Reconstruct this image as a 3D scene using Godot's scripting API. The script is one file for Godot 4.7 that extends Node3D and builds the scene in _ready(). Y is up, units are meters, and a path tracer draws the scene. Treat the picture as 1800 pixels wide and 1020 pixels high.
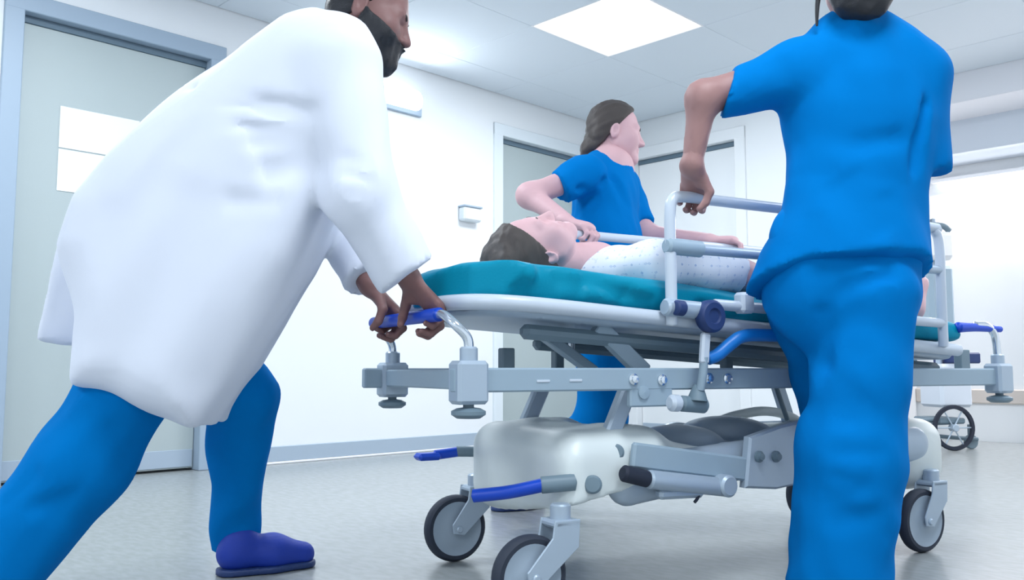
extends Node3D
# A hospital corridor: three staff push a patient on a wheeled stretcher past the camera.
# The room's axes run at 45 degrees to the camera; rp() turns (along, height, across) into a point.

const ROOM := 45.0
const BED := 29.0
const BED_AT := Vector3(0.554, 0.0, -2.616)
var M := {}
var taken := {}

func _ready() -> void:
	# --- camera
	var cam := Camera3D.new()
	cam.name = "camera"
	cam.position = Vector3(0, 0.55, 0)
	cam.rotation_degrees.x = 5.185
	cam.fov = 36.58
	cam.near = 0.05
	cam.far = 60.0
	add_child(cam)
	cam.make_current()
	# --- sky and exposure (the room is closed; the lamps light it)
	var env := Environment.new()
	env.background_mode = Environment.BG_COLOR
	env.background_color = Color(0.55, 0.6, 0.66)
	env.tonemap_mode = Environment.TONE_MAPPER_LINEAR
	env.tonemap_exposure = 1.0
	env.sdfgi_enabled = true
	env.ssao_enabled = true
	env.ssil_enabled = true
	var we := WorldEnvironment.new()
	we.name = "world_environment"
	we.environment = env
	add_child(we)
	# --- lamps
	materials()
	var grid := [[4.106, -3.2], [1.146, -3.2], [4.106, -0.24], [1.146, -0.24], [-1.814, -3.2], [-1.814, -0.24]]  # rearmost pair is unseen, added as fill light from behind the camera
	for g in grid:
		ceiling_lamp(g[0], g[1])
	# --- room, then things
	room()
	wall_things()
	stretcher()
	bedding()
	patient()
	doctor()
	nurse_far()
	nurse_near()
	trolley()

# ================================================================ helpers
func rp(p: float, y: float, q: float) -> Vector3:
	return Vector3((p + q) * 0.70711, y, (q - p) * 0.70711)

func mat(col: Color, rough := 0.6, metal := 0.0, spec := 0.5) -> StandardMaterial3D:
	var m := StandardMaterial3D.new()
	m.albedo_color = col
	m.roughness = rough
	m.metallic = metal
	m.metallic_specular = spec
	return m

func noise_tex(freq: float, octaves: int, sd: int, as_normal := false, bump := 4.0, size := 512) -> NoiseTexture2D:
	var f := FastNoiseLite.new()
	f.noise_type = FastNoiseLite.TYPE_SIMPLEX_SMOOTH
	f.seed = sd
	f.frequency = freq
	f.fractal_octaves = octaves
	var t := NoiseTexture2D.new()
	t.width = size; t.height = size
	t.seamless = true
	t.noise = f
	t.as_normal_map = as_normal
	t.bump_strength = bump
	return t

func grain(m: StandardMaterial3D, tex: Texture2D, scale: Vector3, amount := 0.3) -> StandardMaterial3D:
	m.normal_enabled = true
	m.normal_texture = tex
	m.normal_scale = amount
	m.uv1_triplanar = true
	m.uv1_scale = scale
	return m

func ramp(t: NoiseTexture2D, a: Color, b: Color) -> NoiseTexture2D:
	var g := Gradient.new()
	g.set_color(0, a); g.set_color(1, b)
	t.color_ramp = g
	return t

func numbered(called: String) -> String:
	if not taken.has(called):
		taken[called] = 0
		return called
	taken[called] += 1
	return "%s_%03d" % [called, taken[called]]

func tag(o: Node, label: String, category: String, group := "") -> Node:
	o.set_meta("label", label)
	o.set_meta("category", category)
	if group != "":
		o.set_meta("group", group)
	return o

func thing(called: String, label: String, category: String, at := Vector3.ZERO, turn := 0.0, group := "") -> Node3D:
	var o := Node3D.new()
	o.name = numbered(called)
	o.position = at
	o.rotation_degrees.y = turn
	add_child(o)
	tag(o, label, category, group)
	return o

# a named mesh under parent; "world" shapes are brought into the parent's own axes
func part(called: String, mb: MB, m: Material, parent: Node3D, world := false) -> MeshInstance3D:
	var o := MeshInstance3D.new()
	o.name = called
	var xf := Transform3D()
	if world:
		var t: Node = parent
		while t is Node3D and t != self:
			xf = xf * t.transform.affine_inverse()
			t = t.get_parent()
	o.mesh = mb.mesh(xf)
	o.material_override = m
	o.cast_shadow = GeometryInstance3D.SHADOW_CASTING_SETTING_ON
	parent.add_child(o, true)
	return o

func struct(called: String, mb: MB, m: Material, at := Vector3.ZERO, turn := ROOM) -> MeshInstance3D:
	var o := part(called, mb, m, self)
	o.position = at
	o.rotation_degrees.y = turn
	o.set_meta("kind", "structure")
	return o

func bone(x: Vector3, y: Vector3) -> Basis:   # axes from a right-hand x and an up hint
	var a := x.normalized()
	var b := (y - a * y.dot(a)).normalized()
	return Basis(a, b, a.cross(b))

# ================================================================ materials
func materials() -> void:
	var fine := noise_tex(0.09, 3, 3, true, 3.0)
	var weave := noise_tex(0.22, 2, 5, true, 4.0)
	var strands := noise_tex(0.12, 3, 8, true, 8.0)
	M.wall = grain(mat(Color(0.93, 0.94, 0.95), 0.55), fine, Vector3(3, 3, 3), 0.06)
	M.ceiling = grain(mat(Color(0.88, 0.91, 0.94), 0.9), weave, Vector3(4, 4, 4), 0.15)
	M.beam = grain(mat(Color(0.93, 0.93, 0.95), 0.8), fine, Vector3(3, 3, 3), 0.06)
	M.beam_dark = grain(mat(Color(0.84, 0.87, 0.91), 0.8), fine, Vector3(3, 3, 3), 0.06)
	M.frame_grey = mat(Color(0.62, 0.69, 0.76), 0.45)
	M.frame_pale = mat(Color(0.88, 0.91, 0.93), 0.45)
	M.groove = mat(Color(0.38, 0.46, 0.52), 0.6)
	M.door = grain(mat(Color(0.69, 0.735, 0.74), 0.5), fine, Vector3(3, 3, 3), 0.05)
	M.skirting = mat(Color(0.66, 0.72, 0.78), 0.4)
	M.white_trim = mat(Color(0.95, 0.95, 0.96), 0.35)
	M.beige = mat(Color(0.84, 0.80, 0.77), 0.5)
	M.paper = mat(Color(0.93, 0.95, 0.97), 0.8)
	M.floor = mat(Color(0.64, 0.66, 0.665), 0.26)
	M.floor.albedo_texture = ramp(noise_tex(0.035, 5, 21, false, 1.0, 1024), Color(0.90, 0.90, 0.89), Color(1, 1, 1))
	M.floor.uv1_triplanar = true
	M.floor.uv1_scale = Vector3(0.9, 0.9, 0.35)
	M.glow = mat(Color(1, 1, 1), 0.6)
	M.glow.emission_enabled = true
	M.glow.emission = Color(0.96, 0.98, 1.0)
	M.glow.emission_energy_multiplier = 2.2
	M.scrubs = grain(mat(Color(0.0, 0.45, 0.745), 0.9, 0.0, 0.15), weave, Vector3(14, 14, 14), 0.25)
	M.coat = grain(mat(Color(0.89, 0.91, 0.96), 0.9, 0.0, 0.2), weave, Vector3(12, 12, 12), 0.2)
	M.teal = grain(mat(Color(0.0, 0.54, 0.66), 0.5, 0.0, 0.25), fine, Vector3(3, 3, 3), 0.12)
	var dots := Image.create(96, 96, false, Image.FORMAT_RGB8)
	dots.fill(Color(0.91, 0.93, 0.97))
	for k in 2:
		var cx := 24 + 48 * k
		for r in 2:
			var cy := 24 + 48 * r
			for j in range(-7, 8):
				for i in range(-7, 8):
					if absi(i) + absi(j) <= 7 and absi(i) + absi(j) > 2 and (k + r) % 2 == 0:
						dots.set_pixel(cx + i, cy + j, Color(0.55, 0.66, 0.82))
					elif i * i + j * j < 10 and (k + r) % 2 == 1:
						dots.set_pixel(cx + i, cy + j, Color(0.66, 0.74, 0.86))
	M.gown = mat(Color(1, 1, 1), 0.9)
	M.gown.albedo_texture = ImageTexture.create_from_image(dots)
	M.gown.uv1_triplanar = true
	M.gown.uv1_scale = Vector3(22, 22, 22)
	M.steel = mat(Color(0.68, 0.74, 0.80), 0.38, 0.25)
	M.grey_paint = mat(Color(0.60, 0.68, 0.74), 0.4)
	M.grey_dark = mat(Color(0.44, 0.52, 0.57), 0.5)
	M.light_tube = mat(Color(0.78, 0.82, 0.87), 0.3)
	M.plastic = mat(Color(0.87, 0.90, 0.90), 0.38)
	M.chrome = mat(Color(0.86, 0.89, 0.92), 0.16, 0.85)
	M.blue = mat(Color(0.02, 0.28, 0.78), 0.4)
	M.hose = mat(Color(0.05, 0.45, 0.78), 0.4)
	M.navy = mat(Color(0.13, 0.22, 0.42), 0.5)
	M.tyre = mat(Color(0.17, 0.20, 0.26), 0.7)
	M.hub = mat(Color(0.62, 0.68, 0.74), 0.42)
	M.rubber = mat(Color(0.12, 0.15, 0.22), 0.7)
	M.skin_light = mat(Color(0.83, 0.67, 0.69), 0.55)
	M.skin_mid = mat(Color(0.62, 0.47, 0.46), 0.55)
	M.skin_dark = mat(Color(0.50, 0.36, 0.35), 0.55)
	M.hair_brown = grain(mat(Color(0.26, 0.23, 0.22), 0.5), strands, Vector3(5, 40, 40), 0.7)
	M.hair_black = grain(mat(Color(0.09, 0.10, 0.13), 0.5), strands, Vector3(40, 5, 40), 0.7)
	M.lips = mat(Color(0.78, 0.50, 0.54), 0.45)
	M.eye = mat(Color(0.74, 0.71, 0.71), 0.3)
	M.iris = mat(Color(0.13, 0.12, 0.13), 0.2)
	M.shoe = grain(mat(Color(0.03, 0.20, 0.62), 0.6), weave, Vector3(8, 8, 8), 0.2)
	M.sole = mat(Color(0.85, 0.87, 0.9), 0.6)

# ================================================================ lamps and room
func ceiling_lamp(p: float, q: float) -> void:
	var seen := p > 4.0 and q < -3.0
	var o := thing("ceiling_light", "square glowing ceiling light panel set among the tiles" if seen else {-1.814: "added square fill light panel nearest the end wall on the left side, out of view", 1.146: "square ceiling light panel over the man in the white coat, out of view"}[p] if q < -3 else {-1.814: "added square fill light panel behind the camera, out of view", 1.146: "square ceiling light panel straight above the camera, out of view", 4.106: "square ceiling light panel high over the woman seen from behind, out of view"}[p], "ceiling light", rp(p, 2.63, q), ROOM, "ceiling light panels")
	var f := MB.new()
	for s in [-1.0, 1.0]:
		f.box(Vector3(0, 0.012, s * 0.367), Vector3(0.745, 0.03, 0.012), 0.002)
		f.box(Vector3(s * 0.367, 0.012, 0), Vector3(0.012, 0.03, 0.722), 0.002)
	part("frame", f, M.white_trim, o)
	part("diffuser", MB.new().box(Vector3(0, 0.014, 0), Vector3(0.722, 0.012, 0.722), 0.002), M.glow, o)
	var l := AreaLight3D.new()
	l.name = "panel_light"
	l.area_size = Vector2(0.70, 0.70)
	l.light_color = Color(0.945, 0.975, 1.0)
	l.light_energy = 4.4
	l.area_range = 14.0
	l.shadow_enabled = true
	l.position = Vector3(0, -0.002, 0)
	l.rotation_degrees.x = -90
	o.add_child(l)

func room() -> void:
	# floor
	struct("floor", MB.new().box(Vector3(2.2, -0.05, -1.4), Vector3(12.4, 0.1, 7.2), 0.0), M.floor)
	# left wall, standing at across -4.66, with two door openings
	var w := MB.new()
	var runs := [[-3.4, 1.25], [2.235, 4.54], [5.50, 5.88]]
	for r in runs:
		w.box(Vector3((r[0] + r[1]) * 0.5, 1.35, -4.74), Vector3(r[1] - r[0], 2.7, 0.16), 0.0)
	for r in [[1.25, 2.235], [4.54, 5.50]]:
		w.box(Vector3((r[0] + r[1]) * 0.5, 2.505, -4.74), Vector3(r[1] - r[0], 0.39, 0.16), 0.0)
		w.box(Vector3((r[0] + r[1]) * 0.5, 1.35, -4.90), Vector3(r[1] - r[0] + 0.2, 2.7, 0.06), 0.0)
	struct("wall_left", w, M.wall)
	door(1, Vector3(1.25, 0, -4.66), Vector3(1, 0, 0), 0.985)
	door(2, Vector3(4.54, 0, -4.66), Vector3(1, 0, 0), 0.96)
	# back wall at along 5.88, with a door, and the return beside it
	w = MB.new()
	w.box(Vector3(5.96, 1.35, -4.60), Vector3(0.16, 2.7, 0.36), 0.0)
	w.box(Vector3(5.96, 1.35, -3.10), Vector3(0.16, 2.7, 0.70), 0.0)
	w.box(Vector3(5.96, 2.505, -3.935), Vector3(0.16, 0.39, 0.97), 0.0)
	w.box(Vector3(6.12, 1.35, -3.935), Vector3(0.06, 2.7, 1.2), 0.0)
	w.box(Vector3(6.70, 1.35, -2.83), Vector3(1.5, 2.7, 0.16), 0.0)
	struct("wall_back", w, M.wall)
	door(3, Vector3(5.88, 0, -4.42), Vector3(0, 0, 1), 0.97)
	# alcove under the beam
	struct("wall_alcove", MB.new().box(Vector3(7.48, 1.35, -0.5), Vector3(0.16, 2.7, 4.8), 0.0), M.wall)
	struct("wall_right", MB.new().box(Vector3(2.2, 1.35, 1.88), Vector3(11.4, 2.7, 0.16), 0.0), M.wall)
	struct("wall_near", MB.new().box(Vector3(-3.38, 1.35, -1.4), Vector3(0.16, 2.7, 6.7), 0.0), M.wall)
	# stepped beam across the corridor
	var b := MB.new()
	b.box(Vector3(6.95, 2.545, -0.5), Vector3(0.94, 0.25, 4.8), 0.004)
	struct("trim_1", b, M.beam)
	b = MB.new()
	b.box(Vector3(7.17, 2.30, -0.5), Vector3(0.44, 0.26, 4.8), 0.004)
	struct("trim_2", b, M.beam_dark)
	# skirting boards
	b = MB.new()
	for r in runs:
		var a0: float = maxf(r[0], -3.3) + (0.09 if r[0] > 0 else 0.0)
		var a1: float = r[1] - (0.09 if r[1] < 5.8 else 0.0)
		b.box(Vector3((a0 + a1) * 0.5, 0.058, -4.652), Vector3(a1 - a0, 0.088, 0.016), 0.003)
	var base := struct("baseboard_left", b, M.skirting)
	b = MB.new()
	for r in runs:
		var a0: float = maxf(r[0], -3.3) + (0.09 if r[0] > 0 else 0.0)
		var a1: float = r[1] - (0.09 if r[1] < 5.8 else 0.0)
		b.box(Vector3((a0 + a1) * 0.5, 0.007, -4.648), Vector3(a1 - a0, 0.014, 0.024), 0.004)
	part("streak_bead", b, M.white_trim, base)  # white trim bead that paints in the bright light streak along the foot
	b = MB.new()
	b.box(Vector3(5.872, 0.05, -4.57), Vector3(0.016, 0.1, 0.13), 0.003)
	b.box(Vector3(5.872, 0.05, -3.09), Vector3(0.016, 0.1, 0.56), 0.003)
	struct("baseboard_back", b, M.skirting)
	struct("trim_3", MB.new().box(Vector3(7.385, 0.345, -0.5), Vector3(0.03, 0.11, 4.5), 0.008), M.beige)
	# ceiling: slab with separate tiles hung under it
	var slab := struct("ceiling", MB.new().box(Vector3(2.2, 2.72, -1.4), Vector3(12.4, 0.1, 7.2), 0.0), M.ceiling)
	var cache := {}
	var t := 0.74
	for i in range(-10, 4):
		for j in range(-2, 7):
			var p0 := maxf(3.736 + i * t, -3.29); var p1 := minf(3.736 + (i + 1) * t, 6.478)
			var q0 := maxf(-3.57 + j * t, -4.655); var q1 := minf(-3.57 + (j + 1) * t, 1.795)
			if p1 - p0 < 0.03 or q1 - q0 < 0.03:
				continue
			if q1 < -2.8 and p1 > 5.88:
				p1 = 5.875
				if p1 - p0 < 0.03: continue
			var lamp := false
			for a in [-1.814, 1.146, 4.106]:
				for c in [-3.2, -0.24]:
					if absf((p0 + p1) * 0.5 - a) < 0.2 and absf((q0 + q1) * 0.5 - c) < 0.2: lamp = true
			if lamp: continue
			var key := "%.3f %.3f" % [p1 - p0, q1 - q0]
			if not cache.has(key):
				cache[key] = MB.new().box(Vector3.ZERO, Vector3(p1 - p0 - 0.002, 0.03, q1 - q0 - 0.002), 0.002).mesh()
			var o := MeshInstance3D.new()
			o.name = "ceiling_tile"
			o.mesh = cache[key]
			o.material_override = M.ceiling
			o.position = Vector3((p0 + p1) * 0.5, 2.645, (q0 + q1) * 0.5)
			slab.add_child(o, true)

# a closed flush door in a wall opening: at = opening's first foot, dir along the wall (room axes)
func door(k: int, at: Vector3, dir: Vector3, wide: float) -> void:
	var o := Node3D.new()
	o.name = "door_%d" % k
	o.set_meta("kind", "structure")
	o.set_meta("label", ["pale grey-green flush door with two white notices, left of the picture", "pale flush door in the left wall near the corner", "white flush door in the back wall behind the woman"][k - 1])
	o.position = rp(at.x, 0, at.z)
	o.rotation_degrees.y = ROOM if dir.x > 0.5 else ROOM - 90.0
	add_child(o)
	# own axes: x along the wall, z towards the room
	var f := MB.new()
	f.box(Vector3(-0.035, 1.2, -0.03), Vector3(0.09, 2.4, 0.10), 0.004)
	f.box(Vector3(wide + 0.035, 1.2, -0.03), Vector3(0.09, 2.4, 0.10), 0.004)
	f.box(Vector3(wide * 0.5, 2.355, -0.03), Vector3(wide + 0.16, 0.09, 0.102), 0.004)
	part("frame", f, [M.frame_grey, M.frame_pale, M.wall][k - 1], o)  # paler frames on the far doors: bright wash of light put into colour
	part("seal", MB.new().box(Vector3(wide * 0.5, 2.291, -0.055), Vector3(wide - 0.02, 0.036, 0.03), 0.002), M.groove, o)
	part("panel", MB.new().box(Vector3(wide * 0.5, 1.143, -0.072), Vector3(wide - 0.026, 2.26, 0.045), 0.003), M.door if k < 3 else M.wall, o)
	part("kick_plate", MB.new().box(Vector3(wide * 0.5, 0.068, -0.047), Vector3(wide - 0.04, 0.094, 0.006), 0.002), M.skirting, o)

func wall_things() -> void:
	# two sheets taped to the first door
	for k in 2:
		var s := MB.new()
		s.box(Vector3(0, 0, 0), Vector3(0.40, 0.215, 0.002), 0.0005)
		var o := thing("paper_notice", ["upper of two white paper sheets on the pale door", "lower of two white paper sheets on the pale door"][k], "notice", rp(1.66, 1.78 - 0.222 * k, -4.66) + rp(0, 0, -0.047), ROOM)
		part("sheet", s, M.paper, o)
		var t := MB.new()
		t.box(Vector3(-0.19, 0.10, 0.0012), Vector3(0.02, 0.012, 0.001), 0.0002)
		part("tape", t, M.white_trim, o)
	# oval lamp on the wall between the doors
	var lamp := thing("wall_light", "oblong glowing wall light high between the two doors", "wall light", rp(3.44, 2.385, -4.66), ROOM)
	var sd := Sdf.new(0.01)
	sd.rbox(Vector3(0, 0, 0.045), Vector3(0.60, 0.15, 0.09), 0.06)
	sd.cut(Vector3(0, 0, 0.022), Vector3(0, 0, -1))
	part("diffuser", sd.into(MB.new(), 0.01), M.glow, lamp)
	part("backplate", MB.new().box(Vector3(0, -0.012, 0.011), Vector3(0.64, 0.17, 0.022), 0.006), M.frame_grey, lamp)
	var l := AreaLight3D.new()
	l.name = "wall_light_source"
	l.area_size = Vector2(0.5, 0.12)
	l.light_color = Color(0.95, 0.98, 1.0)
	l.light_energy = 0.5
	l.area_range = 14.0
	l.shadow_enabled = true
	l.position = Vector3(0, 0, 0.096)
	l.rotation_degrees.y = 180
	lamp.add_child(l)
	# small grey box
	var d := thing("wall_dispenser", "small pale grey box fixed to the white wall left of the second door", "dispenser", rp(4.20, 1.66, -4.66), ROOM)
	part("case", MB.new().box(Vector3(0, 0, 0.035), Vector3(0.17, 0.10, 0.07), 0.012), M.frame_pale, d)
	part("lid", MB.new().box(Vector3(0, 0.055, 0.037), Vector3(0.176, 0.014, 0.076), 0.004), M.steel, d)
	# light strip in the alcove
	var strip := thing("light_strip", "long thin glowing light strip on the white wall under the grey beam", "light strip", rp(7.40, 2.035, -0.6), ROOM - 90)
	part("housing", MB.new().box(Vector3(0, 0.03, 0.03), Vector3(3.9, 0.03, 0.06), 0.004), M.white_trim, strip)
	part("diffuser", MB.new().cyl(Vector3(-1.9, 0, 0.035), Vector3(1.9, 0, 0.035), 0.022, 0.004), M.glow, strip)
	l = AreaLight3D.new()
	l.name = "strip_light_source"
	l.area_size = Vector2(3.8, 0.05)
	l.light_color = Color(1.0, 0.98, 0.98)
	l.light_energy = 6.0
	l.area_range = 14.0
	l.shadow_enabled = true
	l.position = Vector3(0, -0.03, 0.075)
	l.rotation_degrees = Vector3(-60, 180, 0)
	strip.add_child(l)

# ================================================================ stretcher
# own axes: x from the head end to the foot end, y up, z towards the near side
func stretcher() -> void:
	var o := thing("stretcher", "grey wheeled hospital stretcher with raised side rails carrying the patient", "stretcher", BED_AT, BED)
	var zz := Vector3(0, 0, 1)
	# ---- frame
	var f := MB.new()
	for s in [-1.0, 1.0]:
		f.box(Vector3(0.04, 0.527, 0.285 * s), Vector3(1.96, 0.054, 0.028), 0.004)
	for x in [-0.86, -0.30, 0.30, 0.94]:
		f.box(Vector3(x, 0.527, 0), Vector3(0.05, 0.046, 0.545), 0.004)
	var fr := part("frame", f, M.grey_paint, o)
	for p in [Vector3(-0.465, 0.527, 0.299), Vector3(-0.378, 0.525, 0.299), Vector3(-0.228, 0.528, 0.299), Vector3(-0.165, 0.527, 0.299)]:
		f = MB.new()
		f.lathe(p, zz, [Vector2(0.014, -0.001), Vector2(0.014, 0.004), Vector2(0.009, 0.006), Vector2(0.009, 0.011), Vector2(0.0, 0.012)], 14)
		part("bolt", f, M.chrome, fr)
	for p in [Vector3(-0.718, 0.524, 0.299), Vector3(-0.630, 0.525, 0.299)]:
		f = MB.new()
		f.box(p, Vector3(0.035, 0.006, 0.004), 0.001)
		part("slot_highlight", f, M.light_tube, fr)  # pale strip painting the highlight of a slot in the bar
	f = MB.new()
	f.box(Vector3(-0.407, 0.497, 0.288), Vector3(0.13, 0.075, 0.02), 0.004)
	f.lathe(Vector3(-0.435, 0.495, 0.297), zz, [Vector2(0.016, 0), Vector2(0.016, 0.006), Vector2(0, 0.008)], 14)
	part("bracket", f, M.grey_paint, fr)
	# ---- corner sleeves with bumper discs
	for c in [[-0.90, 0.285], [-0.855, -0.285], [1.01, 0.285], [1.01, -0.285]]:
		f = MB.new()
		f.box(Vector3(c[0], 0.522, c[1]), Vector3(0.075, 0.095, 0.06), 0.008)
		f.cyl(Vector3(c[0], 0.56, c[1]), Vector3(c[0], 0.60, c[1]), 0.02, 0.004)
		var cb := part("corner_sleeve", f, M.steel, o)
		f = MB.new()
		f.lathe(Vector3(c[0], 0.452, c[1]), Vector3.UP, [Vector2(0, -0.008), Vector2(0.026, -0.008), Vector2(0.038, 0.0), Vector2(0.038, 0.008), Vector2(0.026, 0.014), Vector2(0.012, 0.016), Vector2(0.012, 0.03)], 24)
		part("bumper_disc", f, M.grey_dark, cb)
	# ---- push handles: chrome hoops with a blue bar across
	for e in [[-1.0, -0.90, 0.285], [-1.0, -0.855, -0.285]]:
		f = MB.new()
		var z: float = e[2]
		var x0: float = e[1]
		f.tube([Vector3(x0, 0.59, z), Vector3(x0 - 0.004, 0.62, z), Vector3(x0 - 0.03, 0.65, z * 0.96), Vector3(-0.935, 0.672, z * 0.80), Vector3(-0.938, 0.674, z * 0.7)], 0.011, 12)
		part("handle_hoop", f, M.chrome, o)
	part("push_bar", MB.new().tube([Vector3(-0.938, 0.674, -0.21), Vector3(-0.938, 0.674, 0.21)], 0.016, 16), M.blue, o)
	f = MB.new()
	f.tube([Vector3(1.01, 0.59, 0.285), Vector3(1.0, 0.66, 0.285), Vector3(0.96, 0.69, 0.285), Vector3(0.90, 0.692, 0.285)], 0.012, 12)
	part("handle_hoop", f, M.chrome, o)
	part("foot_handle", MB.new().tube([Vector3(0.813, 0.682, 0.285), Vector3(0.903, 0.684, 0.285), Vector3(1.031, 0.681, 0.285)], 0.017, 14, 6, 0.010), M.blue, o)
	# ---- short posts and diagonal struts under the platform
	for p in [[Vector3(-0.650, 0.606, 0.000), 0.036], [Vector3(-0.368, 0.634, -0.200), 0.03], [Vector3(0.109, 0.619, 0.000), 0.03], [Vector3(0.964, 0.649, 0.000), 0.03], [Vector3(1.100, 0.619, 0.100), 0.05]]:
		var t: Vector3 = p[0]
		part("post", MB.new().box(Vector3(t.x, (t.y + 0.52) * 0.5, t.z), Vector3(p[1], t.y - 0.52, 0.03), 0.003), M.grey_dark, o)
	part("diagonal_strut", MB.new().bar(Vector3(-0.587, 0.653, 0.050), Vector3(-0.409, 0.544, 0.050), 0.03, 0.028), M.grey_paint, o)
	part("diagonal_strut", MB.new().bar(Vector3(-0.503, 0.661, 0.200), Vector3(-0.356, 0.543, 0.200), 0.03, 0.042), M.grey_paint, o)
	f = MB.new()
	f.cyl(Vector3(-0.352, 0.636, -0.150), Vector3(-0.352, 0.603, -0.150), 0.012, 0.002)
	part("valve", f, M.chrome, o)
	# ---- platform: tilted pan, edge tube, under-beams
	var tl := Basis(zz, -0.057)
	var sd := Sdf.new(0.02)
	var top := []
	for q in [[-0.865, -0.06], [-0.84, -0.15], [-0.78, -0.23], [-0.68, -0.272], [0.80, -0.275], [0.84, -0.24], [0.84, 0.24], [0.80, 0.275], [-0.70, 0.272], [-0.82, 0.23], [-0.86, 0.15], [-0.87, 0.05]]:
		top.append(Vector3(0, 0.652, 0) + tl * Vector3(q[0], 0, q[1]))
	sd.outline(Vector3(0, 0.652, 0), top, 0.024, 0.02, Basis(tl.x, zz, tl.x.cross(zz)))
	var pan := part("platform", sd.into(MB.new(), 0.012), M.steel, o)
	f = MB.new()
	var ring := []
	for q in [[0.80, 0.29], [0.2, 0.295], [-0.4, 0.295], [-0.70, 0.294], [-0.83, 0.255], [-0.885, 0.16], [-0.895, 0.0], [-0.865, -0.15], [-0.80, -0.25], [-0.66, -0.294], [-0.4, -0.295], [0.2, -0.295], [0.80, -0.29]]:
		ring.append(Vector3(0, 0.656, 0) + tl * Vector3(q[0], 0.0, q[1]))
	f.tube(ring, 0.0185, 16, 6)
	part("edge_tube", f, M.light_tube, pan)
	for z in [-0.2, 0.2]:
		part("under_beam", MB.new().bar(Vector3(0, 0.600, z) + tl * Vector3(-0.72 if z > 0 else -0.45, 0, 0), Vector3(0, 0.600, z) + tl * Vector3(0.82, 0, 0), 0.04, 0.036, 0.012, zz), M.grey_dark, pan)
	# ---- side rails
	for s in [1.0, -1.0]:
		var z: float = 0.325 * s
		var x0 := -0.365 if s > 0 else -0.245
		f = MB.new()
		f.tube([Vector3(x0, 0.66, z), Vector3(x0, 0.80, z), Vector3(x0, 0.93, z), Vector3(x0 + 0.01, 0.972, z), Vector3(x0 + 0.05, 0.983, z), Vector3(x0 + 0.2, 0.983, z), Vector3(0.60, 0.983, z), Vector3(0.66, 0.972, z), Vector3(0.68, 0.93, z), Vector3(0.68, 0.80, z), Vector3(0.68, 0.62, z)], 0.0145, 16, 6)
		var rail := part("side_rail", f, M.light_tube, o)
		part("middle_bar", MB.new().tube([Vector3(x0, 0.852, z), Vector3(0.68, 0.852, z)], 0.013, 14), M.steel, rail)
		part("joint", MB.new().cyl(Vector3(x0 - 0.015, 0.855, z), Vector3(x0 + 0.10, 0.853, z), 0.021, 0.006), M.grey_paint, rail)
		part("lower_bar", MB.new().tube([Vector3(x0 + 0.14, 0.715, z), Vector3(0.68, 0.69, z)], 0.014, 14), M.light_tube, rail)
		part("lower_clamp", MB.new().box(Vector3(x0 + 0.24, 0.722, z), Vector3(0.045, 0.055, 0.04), 0.008), M.light_tube, rail)
	# ---- rail lock: navy knob, arm and hanging grip
	f = MB.new()
	f.cyl(Vector3(-0.395, 0.702, 0.335), Vector3(-0.247, 0.695, 0.335), 0.022, 0.005)
	var lock := part("rail_lock", f, M.steel, o)
	part("release_knob", MB.new().lathe(Vector3(-0.264, 0.682, 0.335), zz, [Vector2(0.0, 0.0), Vector2(0.036, 0.0), Vector2(0.041, 0.006), Vector2(0.041, 0.026), Vector2(0.034, 0.034), Vector2(0.02, 0.034), Vector2(0.017, 0.029), Vector2(0.0, 0.029)], 28), M.navy, lock)
	part("release_button", MB.new().cyl(Vector3(-0.380, 0.700, 0.356), Vector3(-0.352, 0.698, 0.356), 0.019, 0.004), M.navy, lock)
	part("lock_arm", MB.new().bar(Vector3(-0.275, 0.641, 0.345), Vector3(-0.283, 0.564, 0.345), 0.018, 0.026, 0.005, zz), M.light_tube, lock)
	f = MB.new()
	f.tube([Vector3(-0.282, 0.581, 0.345), Vector3(-0.281, 0.543, 0.340), Vector3(-0.282, 0.501, 0.330)], 0.011, 12)
	part("pull_rod", f, M.grey_paint, lock)
	f = MB.new()
	f.lathe(Vector3(-0.284, 0.473, 0.320), Vector3(0.1, 1, 0), [Vector2(0.026, 0.0), Vector2(0.02, 0.018), Vector2(0.011, 0.04), Vector2(0.0, 0.041)], 20)
	f.cyl(Vector3(-0.331, 0.467, 0.310), Vector3(-0.249, 0.460, 0.310), 0.02, 0.006)
	part("pull_grip", f, M.grey_dark, lock)
	part("grip_end", MB.new().cyl(Vector3(-0.365, 0.469, 0.310), Vector3(-0.330, 0.467, 0.310), 0.021, 0.008), M.light_tube, lock)
	# ---- blue hose-like handle along the near side
	part("blue_handle", MB.new().tube([Vector3(-0.256, 0.577, 0.330), Vector3(-0.227, 0.588, 0.335), Vector3(-0.187, 0.616, 0.340), Vector3(-0.153, 0.634, 0.345), Vector3(-0.084, 0.639, 0.345), Vector3(0.125, 0.636, 0.345)], 0.0165, 16), M.hose, o)
	# ---- lift arms
	for s in [0.21, -0.21]:
		part("lift_arm", MB.new().bar(Vector3(-0.40, 0.53, s), Vector3(-0.50, 0.33, s), 0.03, 0.046, 0.006, zz), M.steel, o)
		part("lift_arm", MB.new().bar(Vector3(0.52, 0.53, s), Vector3(0.60, 0.33, s), 0.03, 0.046, 0.006, zz), M.steel, o)
	part("stay_rod", MB.new().tube([Vector3(0.364, 0.495, -0.050), Vector3(0.410, 0.389, -0.050)], 0.008, 10), M.grey_dark, o)
	# ---- base: moulded covers and beams
	sd = Sdf.new(0.05)
	sd.rbox(Vector3(-0.47, 0.285, 0), Vector3(0.34, 0.24, 0.53), 0.07)
	sd.cone(Vector3(-0.45, 0.31, 0.16), Vector3(-0.20, 0.30, 0.2), 0.09, 0.05)
	sd.cone(Vector3(-0.45, 0.31, -0.16), Vector3(-0.20, 0.33, -0.2), 0.09, 0.05)
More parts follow.
